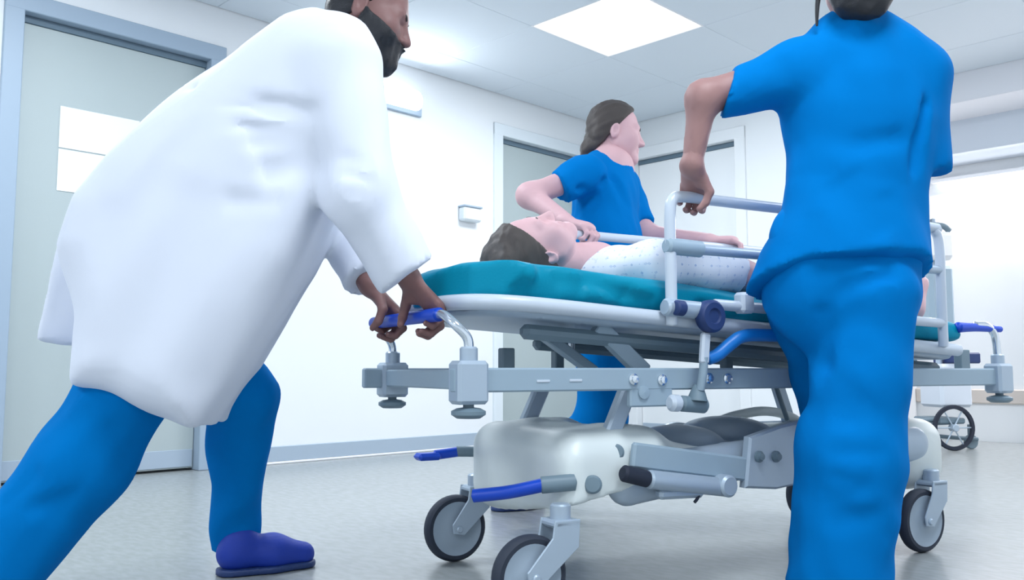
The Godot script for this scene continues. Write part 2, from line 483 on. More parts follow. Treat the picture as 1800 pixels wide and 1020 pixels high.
	sd.cone(Vector3(-0.60, 0.20, 0.235), Vector3(-0.60, 0.33, 0.235), 0.034, 0.03, 0.02)
	sd.cut(Vector3(-0.62, 0.145, -0.26), Vector3(0.18, -1.0, 0.165))
	sd.carve(sd.ell(Vector3(-0.27, 0.43, -0.02), Vector3(0.13, 0.10, 0.15), Basis(), 0.03))
	part("head_cover", sd.into(MB.new(), 0.010), M.plastic, o)
	sd = Sdf.new(0.05)
	sd.rbox(Vector3(0.72, 0.285, 0), Vector3(0.22, 0.22, 0.46), 0.07)
	sd.cone(Vector3(0.70, 0.30, 0.17), Vector3(0.40, 0.33, 0.22), 0.07, 0.04)
	sd.cone(Vector3(0.70, 0.30, -0.17), Vector3(0.40, 0.33, -0.22), 0.07, 0.04)
	part("foot_cover", sd.into(MB.new(), 0.012), M.plastic, o)
	sd = Sdf.new(0.03)
	for s in [1.0, -1.0]:
		sd.cone(Vector3(-0.44, 0.275, 0.235 * s), Vector3(0.10, 0.325, 0.235 * s), 0.060, 0.050, 0.03, zz, 0.55)
		sd.cone(Vector3(0.10, 0.325, 0.235 * s), Vector3(0.66, 0.32, 0.225 * s), 0.050, 0.055, 0.03, zz, 0.55)
	sd.rbox(Vector3(0.06, 0.315, 0), Vector3(0.66, 0.07, 0.40), 0.03)
	sd.ell(Vector3(-0.12, 0.355, 0.05), Vector3(0.10, 0.04, 0.13))
	sd.ell(Vector3(0.12, 0.36, -0.02), Vector3(0.12, 0.05, 0.16))
	part("base_beam", sd.into(MB.new(), 0.010), M.steel, o)
	f = MB.new()
	f.tube([Vector3(0.161, 0.345, -0.200), Vector3(0.251, 0.379, -0.200), Vector3(0.347, 0.400, -0.200), Vector3(0.464, 0.409, -0.200), Vector3(0.584, 0.387, -0.200), Vector3(0.678, 0.331, -0.200)], 0.016, 14)
	part("arch_bar", f, M.plastic, o)
	f = MB.new()
	f.prism(PackedVector2Array([Vector2(-0.11, 0.245), Vector2(-0.09, 0.375), Vector2(0.02, 0.40), Vector2(0.16, 0.42), Vector2(0.16, 0.25), Vector2(0.0, 0.235)]), 0.03, Transform3D(Basis(), Vector3(0, 0, 0.285)), 0.006)
	var br := part("pivot_bracket", f, M.steel, o)
	for p in [Vector3(-0.064, 0.324, 0.300), Vector3(-0.003, 0.321, 0.300)]:
		f = MB.new()
		f.lathe(p, zz, [Vector2(0.015, 0), Vector2(0.015, 0.006), Vector2(0.009, 0.009), Vector2(0.009, 0.015), Vector2(0, 0.016)], 16)
		part("pivot_bolt", f, M.grey_dark, br)
	part("side_plate", MB.new().bar(Vector3(-0.461, 0.345, 0.283), Vector3(-0.079, 0.289, 0.283), 0.02, 0.062, 0.006, zz), M.grey_paint, o)
	part("pivot_pin", MB.new().cyl(Vector3(-0.471, 0.348, 0.235), Vector3(-0.491, 0.351, 0.262), 0.020, 0.005), M.grey_dark, o)
	part("pivot_pin", MB.new().cyl(Vector3(-0.551, 0.277, 0.250), Vector3(-0.572, 0.281, 0.280), 0.022, 0.005), M.grey_dark, o)
	# ---- gas spring along the near beam
	f = MB.new()
	f.cyl(Vector3(-0.427, 0.287, 0.300), Vector3(-0.161, 0.249, 0.300), 0.023, 0.006)
	f.lathe(Vector3(-0.189, 0.258, 0.300), zz, [Vector2(0.0, 0.03), Vector2(0.022, 0.03), Vector2(0.028, 0.024), Vector2(0.028, -0.02)], 20)
	f.box(Vector3(-0.320, 0.246, 0.290), Vector3(0.14, 0.026, 0.03), 0.008, Basis(zz, -0.03))
	var gs := part("gas_spring", f, M.steel, o)
	part("spring_end", MB.new().cyl(Vector3(-0.501, 0.306, 0.300), Vector3(-0.423, 0.286, 0.300), 0.020, 0.006), M.rubber, gs)
	part("spring_hook", MB.new().tube([Vector3(-0.263, 0.248, 0.300), Vector3(-0.272, 0.231, 0.300), Vector3(-0.282, 0.222, 0.300)], 0.004, 8), M.rubber, gs)
	# ---- pedals
	part("brake_pedal", MB.new().tube([Vector3(-0.672, 0.284, 0.240), Vector3(-0.698, 0.272, 0.200), Vector3(-0.732, 0.258, 0.150), Vector3(-0.795, 0.248, 0.100)], 0.016, 14), M.blue, o)
	part("pedal_arm", MB.new().tube([Vector3(-0.610, 0.287, 0.260), Vector3(-0.682, 0.281, 0.230)], 0.020, 14), M.grey_dark, o)
	f = MB.new()
	f.box(Vector3(-0.749, 0.307, -0.280), Vector3(0.07, 0.020, 0.05), 0.008)
	f.tube([Vector3(-0.726, 0.310, -0.280), Vector3(-0.653, 0.316, -0.280)], 0.014, 12)
	part("brake_pedal", f, M.blue, o)
	part("pedal_arm", MB.new().tube([Vector3(-0.659, 0.317, -0.280), Vector3(-0.609, 0.316, -0.260)], 0.015, 12), M.grey_dark, o)
	# ---- castors
	caster(o, -0.642, -0.325, -0.575, 1.0)
	caster(o, -0.748, 0.285, -0.665, 0.97)
	caster(o, 0.80, -0.34, 0.84, 1.0)
	caster(o, 0.650, 0.245, 0.705, 1.0)

func caster(o: Node3D, l: float, w: float, post: float, k: float) -> void:
	var zz := Vector3(0, 0, 1)
	var R := 0.0945 * k
	var c := Vector3(l, R, w)
	var f := MB.new()
	for s in [-1.0, 1.0]:
		var pl := PackedVector2Array([Vector2(l - 0.018, R - 0.012), Vector2(l + 0.016, R - 0.018), Vector2(post + 0.030, 0.150), Vector2(post + 0.034, 0.212), Vector2(post - 0.034, 0.212), Vector2(post - 0.040, 0.175), Vector2(l - 0.022, R + 0.014)])
		f.prism(pl, 0.006, Transform3D(Basis(), Vector3(0, 0, w + s * 0.030)), 0.002)
	f.box(Vector3(post, 0.203, w), Vector3(0.068, 0.018, 0.066), 0.006)
	f.cyl(Vector3(post, 0.205, w), Vector3(post, 0.245, w), 0.024, 0.004)
	f.cyl(c - zz * 0.038, c + zz * 0.038, 0.010, 0.003, 14)
	var fork := part("caster", f, M.steel, o)
	part("tyre", MB.new().lathe(c, zz, [Vector2(R - 0.020, -0.017), Vector2(R - 0.008, -0.018), Vector2(R - 0.002, -0.012), Vector2(R, -0.004), Vector2(R, 0.004), Vector2(R - 0.002, 0.012), Vector2(R - 0.008, 0.018), Vector2(R - 0.020, 0.017)], 40), M.tyre, fork)
	part("wheel_disc", MB.new().lathe(c, zz, [Vector2(0, -0.020), Vector2(0.02, -0.020), Vector2(0.03, -0.014), Vector2(R - 0.03, -0.015), Vector2(R - 0.018, -0.018), Vector2(R - 0.0185, 0.018), Vector2(R - 0.03, 0.015), Vector2(0.03, 0.014), Vector2(0.02, 0.020), Vector2(0, 0.020)], 40), M.hub, fork)

func bedding() -> void:
	var o := thing("mattress", "teal vinyl mattress lying on the stretcher under the patient", "mattress", BED_AT + Vector3(0, 0.69, 0), BED)
	var off := Vector3(0, -0.69, 0)
	var pts := []
	for q in [[-0.935, 0.722], [-0.925, 0.765], [-0.885, 0.793], [-0.79, 0.808], [-0.635, 0.802], [-0.47, 0.784], [-0.2, 0.765], [0.2, 0.735], [0.6, 0.718], [0.84, 0.702], [0.865, 0.67], [0.84, 0.635], [0.6, 0.644], [0.0, 0.678], [-0.6, 0.708], [-0.85, 0.714], [-0.92, 0.702]]:
		pts.append(Vector3(q[0], q[1], 0) + off)
	var sd := Sdf.new(0.02)
	sd.outline(Vector3(-0.1, 0.03, 0), pts, 0.287, 0.04, Basis())
	# creases pressed into the cover
	for g in [[Vector3(-0.930, 0.754, 0.200), Vector3(-0.821, 0.775, 0.230), 0.022, 0.020], [Vector3(-0.903, 0.728, 0.220), Vector3(-0.797, 0.746, 0.240), 0.020, 0.022], [Vector3(-0.843, 0.785, 0.230), Vector3(-0.735, 0.741, 0.265), 0.024, 0.016], [Vector3(-0.787, 0.739, 0.250), Vector3(-0.654, 0.737, 0.272), 0.020, 0.024], [Vector3(-0.724, 0.782, 0.260), Vector3(-0.581, 0.737, 0.272), 0.026, 0.020], [Vector3(-0.598, 0.767, 0.272), Vector3(-0.447, 0.729, 0.272), 0.020, 0.020], [Vector3(-0.481, 0.738, 0.272), Vector3(-0.376, 0.715, 0.272), 0.018, 0.018], [Vector3(-0.266, 0.717, 0.272), Vector3(-0.050, 0.702, 0.272), 0.018, 0.018]]:
		sd.fold(g[0] + off, g[1] + off, g[2], g[3])
	for c in [[-0.87, 0.16, -0.9, 0.45], [-0.80, 0.235, -0.6, 0.8], [-0.87, -0.10, -0.92, -0.4], [-0.82, -0.18, -0.72, -0.7], [-0.72, -0.25, -0.45, -0.9]]:
		sd.cut(Vector3(c[0], 0, c[1]), Vector3(c[2], 0, c[3]))
	sd.wrinkle(0.009, 6.0, Vector3(1, -0.15, 0), 2.5, 9)
	part("cover", sd.into(MB.new(), 0.011), M.teal, o)

# ================================================================ people
# a head of about 0.23 m: x to its left-hand side, y up, z the way the face points
func head_field(c: Vector3, b: Basis, s := 1.0) -> Sdf:
	var sd := Sdf.new(0.02 * s)
	var L := func(x: float, y: float, z: float) -> Vector3: return c + b * Vector3(x, y, z) * s
	sd.ell(L.call(0, 0.036, -0.012), Vector3(0.074, 0.084, 0.094) * s, b)
	sd.ell(L.call(0, -0.032, 0.030), Vector3(0.060, 0.078, 0.062) * s, b, 0.03 * s)
	sd.ell(L.call(0, -0.094, 0.076), Vector3(0.026, 0.020, 0.020) * s, b, 0.02 * s)
	for k in [-1.0, 1.0]:
		sd.cone(L.call(0.050 * k, -0.050, 0.005), L.call(0.014 * k, -0.092, 0.066), 0.022 * s, 0.020 * s, 0.03 * s)
		sd.ell(L.call(0.040 * k, -0.018, 0.060), Vector3(0.026, 0.022, 0.022) * s, b, 0.03 * s)
		sd.ell(L.call(0.044 * k, -0.034, 0.036), Vector3(0.022, 0.040, 0.036) * s, b, 0.03 * s)
	sd.cone(L.call(-0.034, 0.024, 0.072), L.call(0.034, 0.024, 0.072), 0.014 * s, 0.014 * s, 0.02 * s)
	for k in [-1.0, 1.0]:
		sd.carve(sd.ell(L.call(0.031 * k, 0.004, 0.098), Vector3(0.019, 0.013, 0.018) * s, b, 0.012 * s))
	for k in [-1.0, 1.0]:
		sd.cone(L.call(0.018 * k, 0.0105, 0.082), L.call(0.043 * k, 0.0095, 0.074), 0.0055 * s, 0.005 * s, 0.006 * s)
		sd.cone(L.call(0.018 * k, -0.0065, 0.080), L.call(0.043 * k, -0.0055, 0.073), 0.0045 * s, 0.0045 * s, 0.006 * s)
	sd.cone(L.call(0, 0.014, 0.082), L.call(0, -0.028, 0.108), 0.008 * s, 0.0115 * s, 0.012 * s)
	for k in [-1.0, 1.0]:
		sd.ell(L.call(0.012 * k, -0.032, 0.097), Vector3(0.010, 0.008, 0.011) * s, b, 0.008 * s)
	sd.cone(L.call(-0.016, -0.057, 0.088), L.call(0.016, -0.057, 0.088), 0.008 * s, 0.008 * s, 0.008 * s)
	sd.cone(L.call(-0.014, -0.0695, 0.086), L.call(0.014, -0.0695, 0.086), 0.009 * s, 0.009 * s, 0.007 * s)
	for k in [-1.0, 1.0]:
		var eb := b * Basis(Vector3.UP, 0.35 * k)
		sd.ell(L.call(0.076 * k, -0.006, -0.014), Vector3(0.010, 0.032, 0.020) * s, eb, 0.008 * s)
		sd.carve(sd.ell(L.call(0.086 * k, -0.002, -0.010), Vector3(0.007, 0.018, 0.010) * s, eb, 0.006 * s))
	return sd

func face_parts(o: Node3D, c: Vector3, b: Basis, s: float) -> void:
	for k in [-1.0, 1.0]:
		var p := c + b * Vector3(0.031 * k, 0.002, 0.0675) * s
		var e := MB.new().lathe(p - b.z * 0.0125 * s, b.z, arc(0.0125 * s), 18)
		var eye := part("eye", e, M.eye, o, true)
		part("iris", MB.new().lathe(p + b.z * 0.0105 * s, b.z, [Vector2(0, 0.0026 * s), Vector2(0.004 * s, 0.0018 * s), Vector2(0.006 * s, 0.0)], 14), M.iris, eye, true)
		var br := MB.new().tube([c + b * Vector3(0.016 * k, 0.020, 0.0895) * s, c + b * Vector3(0.032 * k, 0.026, 0.0865) * s, c + b * Vector3(0.047 * k, 0.020, 0.0745) * s], 0.0036 * s, 8, 5, 0.002 * s)
		part("eyebrow", br, M.hair_brown, o, true)

func arc(r: float) -> Array:
	var a := []
	for i in 9:
		a.append(Vector2(sin(PI * i / 8.0) * r, r - cos(PI * i / 8.0) * r))
	return a

# a hand closed round a bar that passes through "bar"; returns where the wrist is
func hand(sd: Sdf, bar: Vector3, fdir: Vector3, pn: Vector3, thumb: Vector3, s := 1.0, curl := 1.0) -> Vector3:
	var f := fdir.normalized()
	var n := (pn - f * pn.dot(f)).normalized()
	var t := (thumb - f * thumb.dot(f) - n * thumb.dot(n)).normalized()
	var kn := bar - n * 0.030 * s
	var wr := kn - f * 0.088 * s
	# palm
	sd.cone(wr, kn - f * 0.004 * s, 0.029 * s, 0.036 * s, 0.012, n, 0.52)
	sd.cone(wr + f * 0.02 * s + t * 0.018 * s + n * 0.006 * s, wr + f * 0.05 * s + t * 0.026 * s + n * 0.012 * s, 0.016 * s, 0.014 * s, 0.012)
	var lens := [0.92, 1.05, 1.0, 0.80]
	for i in 4:
		var off := (1.5 - i) * 0.0195 * s
		var p := kn + t * off - f * (0.006 if i == 3 else 0.0) * s
		var ang := 0.42 * curl + 0.05 * i
		var turn := [1.15 * curl, 0.95 * curl, 0.0]
		var seg := [0.043, 0.029, 0.021]
		var rad := [0.0098, 0.0090, 0.0082, 0.0072]
		for k in 3:
			var d := f * cos(ang) + n * sin(ang)
			var q: Vector3 = p + d * seg[k] * lens[i] * s
			sd.cone(p, q, rad[k] * s * (0.9 if i == 3 else 1.0), rad[k + 1] * s * (0.9 if i == 3 else 1.0), 0.004)
			p = q
			ang += turn[k]
	# thumb leaves the side of the palm near its base and closes under the bar
	var a := wr + f * 0.030 * s + t * 0.030 * s + n * 0.010 * s
	var b := a + (t * 0.55 + f * 0.62 + n * 0.55).normalized() * 0.036 * s
	var c := b + (f * 0.45 + n * 0.85 - t * 0.15).normalized() * 0.029 * s
	var e := c + (f * 0.2 + n * 0.75 - t * 0.5).normalized() * 0.022 * s
	sd.cone(a, b, 0.0130 * s, 0.0115 * s, 0.010)
	sd.cone(b, c, 0.0112 * s, 0.0100 * s, 0.004)
	sd.cone(c, e, 0.0100 * s, 0.0080 * s, 0.004)
	return wr

func wrist_end(sd: Sdf, wr: Vector3, arm_from: Vector3, s := 1.0) -> void:
	var d := (arm_from - wr).normalized()
	sd.cone(wr, wr + d * 0.05, 0.0245 * s, 0.0265 * s, 0.02)

func bed(l: float, y: float, w: float) -> Vector3:
	return BED_AT + Vector3(l, y, w).rotated(Vector3.UP, deg_to_rad(BED))

func bed_dir(v: Vector3) -> Vector3:
	return v.rotated(Vector3.UP, deg_to_rad(BED))

# ---------------------------------------------------------------- patient lying on the mattress
func patient() -> void:
	var o := thing("person", "patient in a pale patterned gown lying face up on the stretcher", "person", bed(0, 0.79, 0), BED)
	var A := bed_dir(Vector3(1, 0, 0))
	var hb := Basis()
	hb.y = (-A + Vector3(0, 0.10, 0)).normalized()
	hb.z = (Vector3(0, 1, 0) + bed_dir(Vector3(0.08, 0, 0.18))).normalized()
	hb.x = hb.y.cross(hb.z).normalized()
	hb.z = hb.x.cross(hb.y)
	var hc := bed(-0.565, 0.868, 0.0)
	var mb := MB.new()
	var body := Sdf.new(0.04)
	body.cone(hc + hb * Vector3(0, -0.05, -0.02), bed(-0.37, 0.845, 0), 0.052, 0.060)
	body.cone(bed(-0.34, 0.82, 0), bed(0.05, 0.80, 0), 0.07, 0.06)
	body.cone(bed(0.05, 0.80, 0), bed(0.18, 0.785, 0), 0.06, 0.06)
	for s in [-1.0, 1.0]:
		body.cone(bed(-0.33, 0.835, 0.10 * s), bed(-0.30, 0.835, 0.16 * s), 0.05, 0.05)
		body.cone(bed(-0.30, 0.835, 0.17 * s), bed(-0.02, 0.81, 0.215 * s), 0.042, 0.036)
		body.cone(bed(-0.02, 0.81, 0.215 * s), bed(0.22, 0.80, 0.20 * s), 0.036, 0.026)
		body.cone(bed(0.22, 0.80, 0.20 * s), bed(0.33, 0.79, 0.19 * s), 0.026, 0.02)
		body.cone(bed(0.18, 0.80, 0.09 * s), bed(0.52, 0.775, 0.10 * s), 0.07, 0.05)
		body.cone(bed(0.52, 0.775, 0.10 * s), bed(0.84, 0.755, 0.10 * s), 0.05, 0.035)
		body.cone(bed(0.84, 0.75, 0.10 * s), bed(0.88, 0.84, 0.11 * s), 0.034, 0.028)
	body.into(mb, 0.012)
	var hd := head_field(hc, hb, 0.96)
	hd.cone(hc + hb * Vector3(0, -0.05, -0.02), bed(-0.38, 0.845, 0), 0.050, 0.056, 0.02)
	hd.into(mb, 0.0045)
	part("body", mb, M.skin_light, o, true)
	face_parts(o, hc, hb, 0.96)
	var hr := Sdf.new(0.02)
	hr.ell(hc + hb * Vector3(0, 0.036, -0.016) , Vector3(0.083, 0.094, 0.100), hb)
	hr.ell(hc + hb * Vector3(0, -0.01, -0.06), Vector3(0.075, 0.09, 0.05), hb, 0.03)
	hr.ell(hc + hb * Vector3(0.0, 0.09, -0.05), Vector3(0.08, 0.05, 0.06), hb, 0.03)
	hr.cut(hc + hb * Vector3(0, 0.062, 0.040), hb * Vector3(0, -0.50, 0.86))
	hr.wrinkle(0.0045, 38.0, hb * Vector3(0, -0.45, -0.9), 7.0, 6)
	part("hair", hr.into(MB.new(), 0.006), M.hair_brown, o, true)
	var gw := Sdf.new(0.05)
	gw.cone(bed(-0.33, 0.815, 0), bed(-0.05, 0.812, 0), 0.125, 0.155, 0.03, Vector3.UP, 0.56)
	gw.cone(bed(-0.05, 0.812, 0), bed(0.22, 0.785, 0), 0.155, 0.16, 0.03, Vector3.UP, 0.50)
	gw.cone(bed(0.22, 0.79, 0), bed(0.70, 0.76, 0), 0.18, 0.15, 0.04, Vector3.UP, 0.45)
	for s in [-1.0, 1.0]:
		gw.cone(bed(-0.33, 0.825, 0.08 * s), bed(-0.29, 0.82, 0.165 * s), 0.056, 0.058)
		gw.sleeve(bed(-0.29, 0.835, 0.17 * s), bed(-0.04, 0.815, 0.222 * s), 0.062, 0.060)
	for g in [[[-0.28, 0.93, 0.05], [-0.05, 0.90, 0.13], 0.02, 0.010], [[-0.20, 0.95, -0.02], [0.08, 0.90, 0.08], 0.018, 0.009], [[-0.10, 0.86, 0.17], [0.20, 0.82, 0.17], 0.02, 0.012], [[0.05, 0.92, -0.05], [0.28, 0.85, 0.12], 0.022, 0.010], [[-0.3, 0.90, 0.12], [-0.12, 0.84, 0.2], 0.018, 0.009], [[0.12, 0.90, 0.0], [0.32, 0.84, 0.05], 0.02, 0.008], [[0.0, 0.90, 0.10], [0.15, 0.82, 0.19], 0.016, 0.008]]:
		gw.fold(bed(g[0][0], g[0][1], g[0][2]), bed(g[1][0], g[1][1], g[1][2]), g[2], g[3])
	gw.wrinkle(0.007, 7.0, bed_dir(Vector3(0.5, 0, 1)), 2.5, 4)
	part("gown", gw.into(MB.new(), 0.010), M.gown, o, true)

# ---------------------------------------------------------------- man in the white coat, left
func doctor() -> void:
	var o := thing("person", "man in a white coat and blue trousers leaning forward to push the stretcher", "person", Vector3(-0.80, 0, -2.15))
	var zz := Vector3(0, 0, 1)
	var A := bed_dir(Vector3(1, 0, 0))
	var W := bed_dir(Vector3(0, 0, 1))
	# hands on the push bar
	var mb := MB.new()
	var near_bar := bed(-0.938, 0.674, 0.13)
	var far_bar := bed(-0.938, 0.674, -0.13)
	var fd := A * 0.70 - Vector3.UP * 0.72
	var pn := -A * 0.72 - Vector3.UP * 0.70
	var e_near := Vector3(-0.349, 0.952, -1.980)
	var e_far := Vector3(-0.512, 1.025, -2.420)
	var wn := Vector3.ZERO
	var wf := Vector3.ZERO
	for k in 2:
		var h := Sdf.new(0.012)
		if k == 0:
			wn = hand(h, near_bar, fd, pn, -W, 1.08)
			wrist_end(h, wn, e_near, 1.1)
		else:
			wf = hand(h, far_bar, fd, pn, W, 1.08)
			wrist_end(h, wf, e_far, 1.1)
		h.into(mb, 0.004)
	var hc := Vector3(-0.363, 1.447, -2.170)
	var fw := Vector3(0.93, -0.36, -0.05).normalized()
	var hb := Basis(Vector3.UP.cross(fw).normalized(), fw.cross(Vector3.UP.cross(fw).normalized()), fw)
	var neck := Vector3(-0.452, 1.343, -2.150)
	var b := Sdf.new(0.05)
	b.cone(hc + hb * Vector3(0, -0.05, -0.025), neck, 0.056, 0.064)
	b.chain([Vector3(-0.472, 1.291, -2.150), Vector3(-0.630, 1.094, -2.120), Vector3(-0.783, 0.865, -2.100), Vector3(-0.835, 0.782, -2.100)], [0.10, 0.115, 0.11, 0.12], 0.05, zz, 1.2)
	b.chain([Vector3(-0.397, 1.236, -1.990), e_near], [0.055, 0.042])
	b.chain([e_near, wn], [0.042, 0.028])
	b.chain([Vector3(-0.527, 1.353, -2.330), e_far], [0.055, 0.042])
	b.chain([e_far, wf], [0.042, 0.028])
	b.chain([Vector3(-0.840, 0.727, -2.100), Vector3(-1.001, 0.334, -2.060), Vector3(-1.224, 0.067, -2.020)], [0.085, 0.06, 0.042])
	b.chain([Vector3(-0.859, 0.764, -2.200), Vector3(-0.702, 0.490, -2.320), Vector3(-0.769, 0.111, -2.480)], [0.085, 0.06, 0.042])
	b.chain([Vector3(-0.768, 0.095, -2.480), Vector3(-0.659, 0.026, -2.480)], [0.035, 0.03])
	b.chain([Vector3(-1.224, 0.055, -2.020), Vector3(-1.169, -0.007, -2.020)], [0.035, 0.03])
	b.into(mb, 0.014)
	var hd := head_field(hc, hb, 1.04)
	hd.cone(hc + hb * Vector3(0, -0.05, -0.025), neck, 0.056, 0.064, 0.02)
	hd.into(mb, 0.005)
	part("body", mb, M.skin_dark, o, true)
	face_parts(o, hc, hb, 1.04)
	# short black hair and beard
	var hr := Sdf.new(0.02)
	hr.ell(hc + hb * Vector3(0, 0.040, -0.016), Vector3(0.084, 0.094, 0.104), hb)
	hr.ell(hc + hb * Vector3(0, -0.02, -0.068), Vector3(0.066, 0.07, 0.04), hb, 0.03)
	hr.cut(hc + hb * Vector3(0, 0.075, 0.06), hb * Vector3(0, -0.66, 0.75))
	hr.wrinkle(0.0045, 38.0, hb * Vector3(0, -0.45, -0.9), 7.0, 6)
	part("hair", hr.into(MB.new(), 0.007), M.hair_black, o, true)
	var bd := head_field(hc, hb, 1.04)
	bd.swell = 0.007
	bd.cut(hc + hb * Vector3(0, -0.040, 0.10), hb * Vector3(0, 0.95, 0.34))
	bd.cut(hc + hb * Vector3(0, -0.03, -0.002), hb * Vector3(0, 0.25, -0.97))
	bd.wrinkle(0.004, 45.0, hb * Vector3(0, -1, 0.4), 3.0, 5)
	part("beard", bd.into(MB.new(), 0.005), M.hair_black, o, true)
	# trousers
	var tr := Sdf.new(0.04)
	tr.chain([Vector3(-0.826, 0.797, -2.110), Vector3(-0.858, 0.672, -2.100)], [0.15, 0.15], 0.05)
	tr.cone(Vector3(-0.837, 0.645, -2.100), Vector3(-0.994, 0.334, -2.060), 0.108, 0.108)
	tr.sleeve(Vector3(-0.994, 0.334, -2.060), Vector3(-1.198, 0.042, -2.020), 0.108, 0.100)
	tr.cone(Vector3(-0.857, 0.707, -2.200), Vector3(-0.705, 0.491, -2.300), 0.11, 0.088)
	tr.sleeve(Vector3(-0.705, 0.491, -2.300), Vector3(-0.764, 0.072, -2.480), 0.088, 0.066)
	for g in [[Vector3(-1.067, 0.241, -1.950), Vector3(-0.920, 0.278, -1.950), 0.02, 0.010], [Vector3(-1.003, 0.205, -1.950), Vector3(-0.910, 0.339, -1.950), 0.022, 0.012], [Vector3(-0.910, 0.412, -1.970), Vector3(-0.788, 0.430, -1.980), 0.02, 0.008], [Vector3(-1.028, 0.172, -1.930), Vector3(-0.970, 0.290, -1.950), 0.016, 0.008], [Vector3(-0.667, 0.536, -2.200), Vector3(-0.597, 0.564, -2.200), 0.016, 0.007], [Vector3(-1.122, 0.240, -1.960), Vector3(-1.027, 0.338, -1.960), 0.02, 0.008]]:
		tr.fold(g[0], g[1], g[2], g[3])
	tr.wrinkle(0.014, 6.0, Vector3(-0.6, -0.8, 0), 2.5, 21)
	part("trousers", tr.into(MB.new(), 0.011), M.scrubs, o, true)
	# shoes
	shoe(o, bed(-1.165, 0, -0.465), A, 0.28)
	shoe(o, Vector3(-1.221, -0.001, -2.020) * Vector3(1, 0, 1), A, 0.28)
	# coat
	var ct := Sdf.new(0.05)
	ct.outline(Vector3(-0.791, 0.896, -2.120), [Vector3(-0.355, 1.350, -2.045), Vector3(-0.402, 1.381, -2.045), Vector3(-0.459, 1.396, -2.045), Vector3(-0.534, 1.379, -2.045), Vector3(-0.628, 1.319, -2.045), Vector3(-0.721, 1.241, -2.045), Vector3(-0.813, 1.157, -2.045), Vector3(-0.931, 1.047, -2.045), Vector3(-1.008, 0.951, -2.045), Vector3(-1.045, 0.829, -2.045), Vector3(-0.995, 0.669, -2.045), Vector3(-0.999, 0.511, -2.045), Vector3(-0.868, 0.464, -2.045), Vector3(-0.719, 0.417, -2.045), Vector3(-0.644, 0.537, -2.045), Vector3(-0.570, 0.656, -2.045), Vector3(-0.494, 0.789, -2.045), Vector3(-0.417, 0.979, -2.045), Vector3(-0.339, 1.157, -2.045), Vector3(-0.333, 1.283, -2.045)], 0.215, 0.12)
	# back flap flying behind
	ct.outline(Vector3(-1.134, 0.799, -2.260), [Vector3(-1.070, 1.024, -2.260), Vector3(-1.140, 0.994, -2.260), Vector3(-1.173, 0.844, -2.260), Vector3(-1.209, 0.627, -2.260), Vector3(-1.152, 0.614, -2.260), Vector3(-1.038, 0.605, -2.260), Vector3(-0.987, 0.799, -2.260)], 0.035, 0.02, Basis(Vector3.UP, 0.15), 0.04)
	ct.cone(Vector3(-0.402, 1.253, -2.000), e_near, 0.105, 0.083, 0.05)
	ct.sleeve(e_near, wn.lerp(e_near, 0.04), 0.083, 0.068, 0.03, Vector3.ZERO, 1.0, (wn - e_near).normalized() + Vector3(0.1, 0, 0), 0.03)
	ct.cone(Vector3(-0.521, 1.343, -2.300), e_far, 0.10, 0.080, 0.05)
	ct.sleeve(e_far, wf.lerp(e_far, 0.06), 0.080, 0.064, 0.03, Vector3.ZERO, 1.0, Vector3.ZERO, 0.03)
	for g in [[Vector3(-0.746, 1.191, -1.970), Vector3(-0.589, 1.160, -1.930), 0.014, 0.012], [Vector3(-0.602, 1.160, -1.930), Vector3(-0.428, 1.120, -1.900), 0.014, 0.014], [Vector3(-0.718, 1.145, -1.950), Vector3(-0.573, 1.131, -1.920), 0.014, 0.012], [Vector3(-0.586, 1.131, -1.920), Vector3(-0.430, 1.096, -1.900), 0.013, 0.013], [Vector3(-0.639, 1.095, -1.930), Vector3(-0.432, 1.073, -1.900), 0.016, 0.015], [Vector3(-0.596, 1.055, -1.920), Vector3(-0.432, 1.050, -1.900), 0.020, 0.018], [Vector3(-0.569, 0.985, -1.920), Vector3(-0.419, 1.025, -1.900), 0.036, 0.024], [Vector3(-0.682, 1.035, -1.930), Vector3(-0.618, 1.030, -1.930), 0.012, 0.008], [Vector3(-0.643, 0.924, -1.920), Vector3(-0.502, 0.925, -1.910), 0.024, 0.010], [Vector3(-0.712, 0.993, -1.930), Vector3(-0.826, 0.500, -1.930), 0.06, 0.010], [Vector3(-0.571, 0.942, -1.930), Vector3(-0.689, 0.464, -1.930), 0.06, 0.012], [Vector3(-0.878, 0.946, -1.950), Vector3(-0.926, 0.563, -1.950), 0.05, 0.010], [Vector3(-0.479, 0.943, -2.360), Vector3(-0.409, 0.919, -2.360), 0.014, 0.016], [Vector3(-0.478, 0.888, -2.360), Vector3(-0.401, 0.865, -2.360), 0.014, 0.016], [Vector3(-0.470, 0.834, -2.360), Vector3(-0.400, 0.814, -2.360), 0.014, 0.013], [Vector3(-0.376, 0.986, -1.900), Vector3(-0.278, 0.947, -1.880), 0.014, 0.010], [Vector3(-0.365, 0.938, -1.880), Vector3(-0.259, 0.925, -1.880), 0.013, 0.009], [Vector3(-0.376, 1.018, -1.900), Vector3(-0.310, 0.994, -1.880), 0.012, 0.008]]:
		ct.fold(g[0], g[1], g[2], g[3])
	ct.wrinkle(0.016, 4.5, Vector3(-0.5, -1.0, 0), 3.5, 11)
	part("white_coat", ct.into(MB.new(), 0.011), M.coat, o, true)

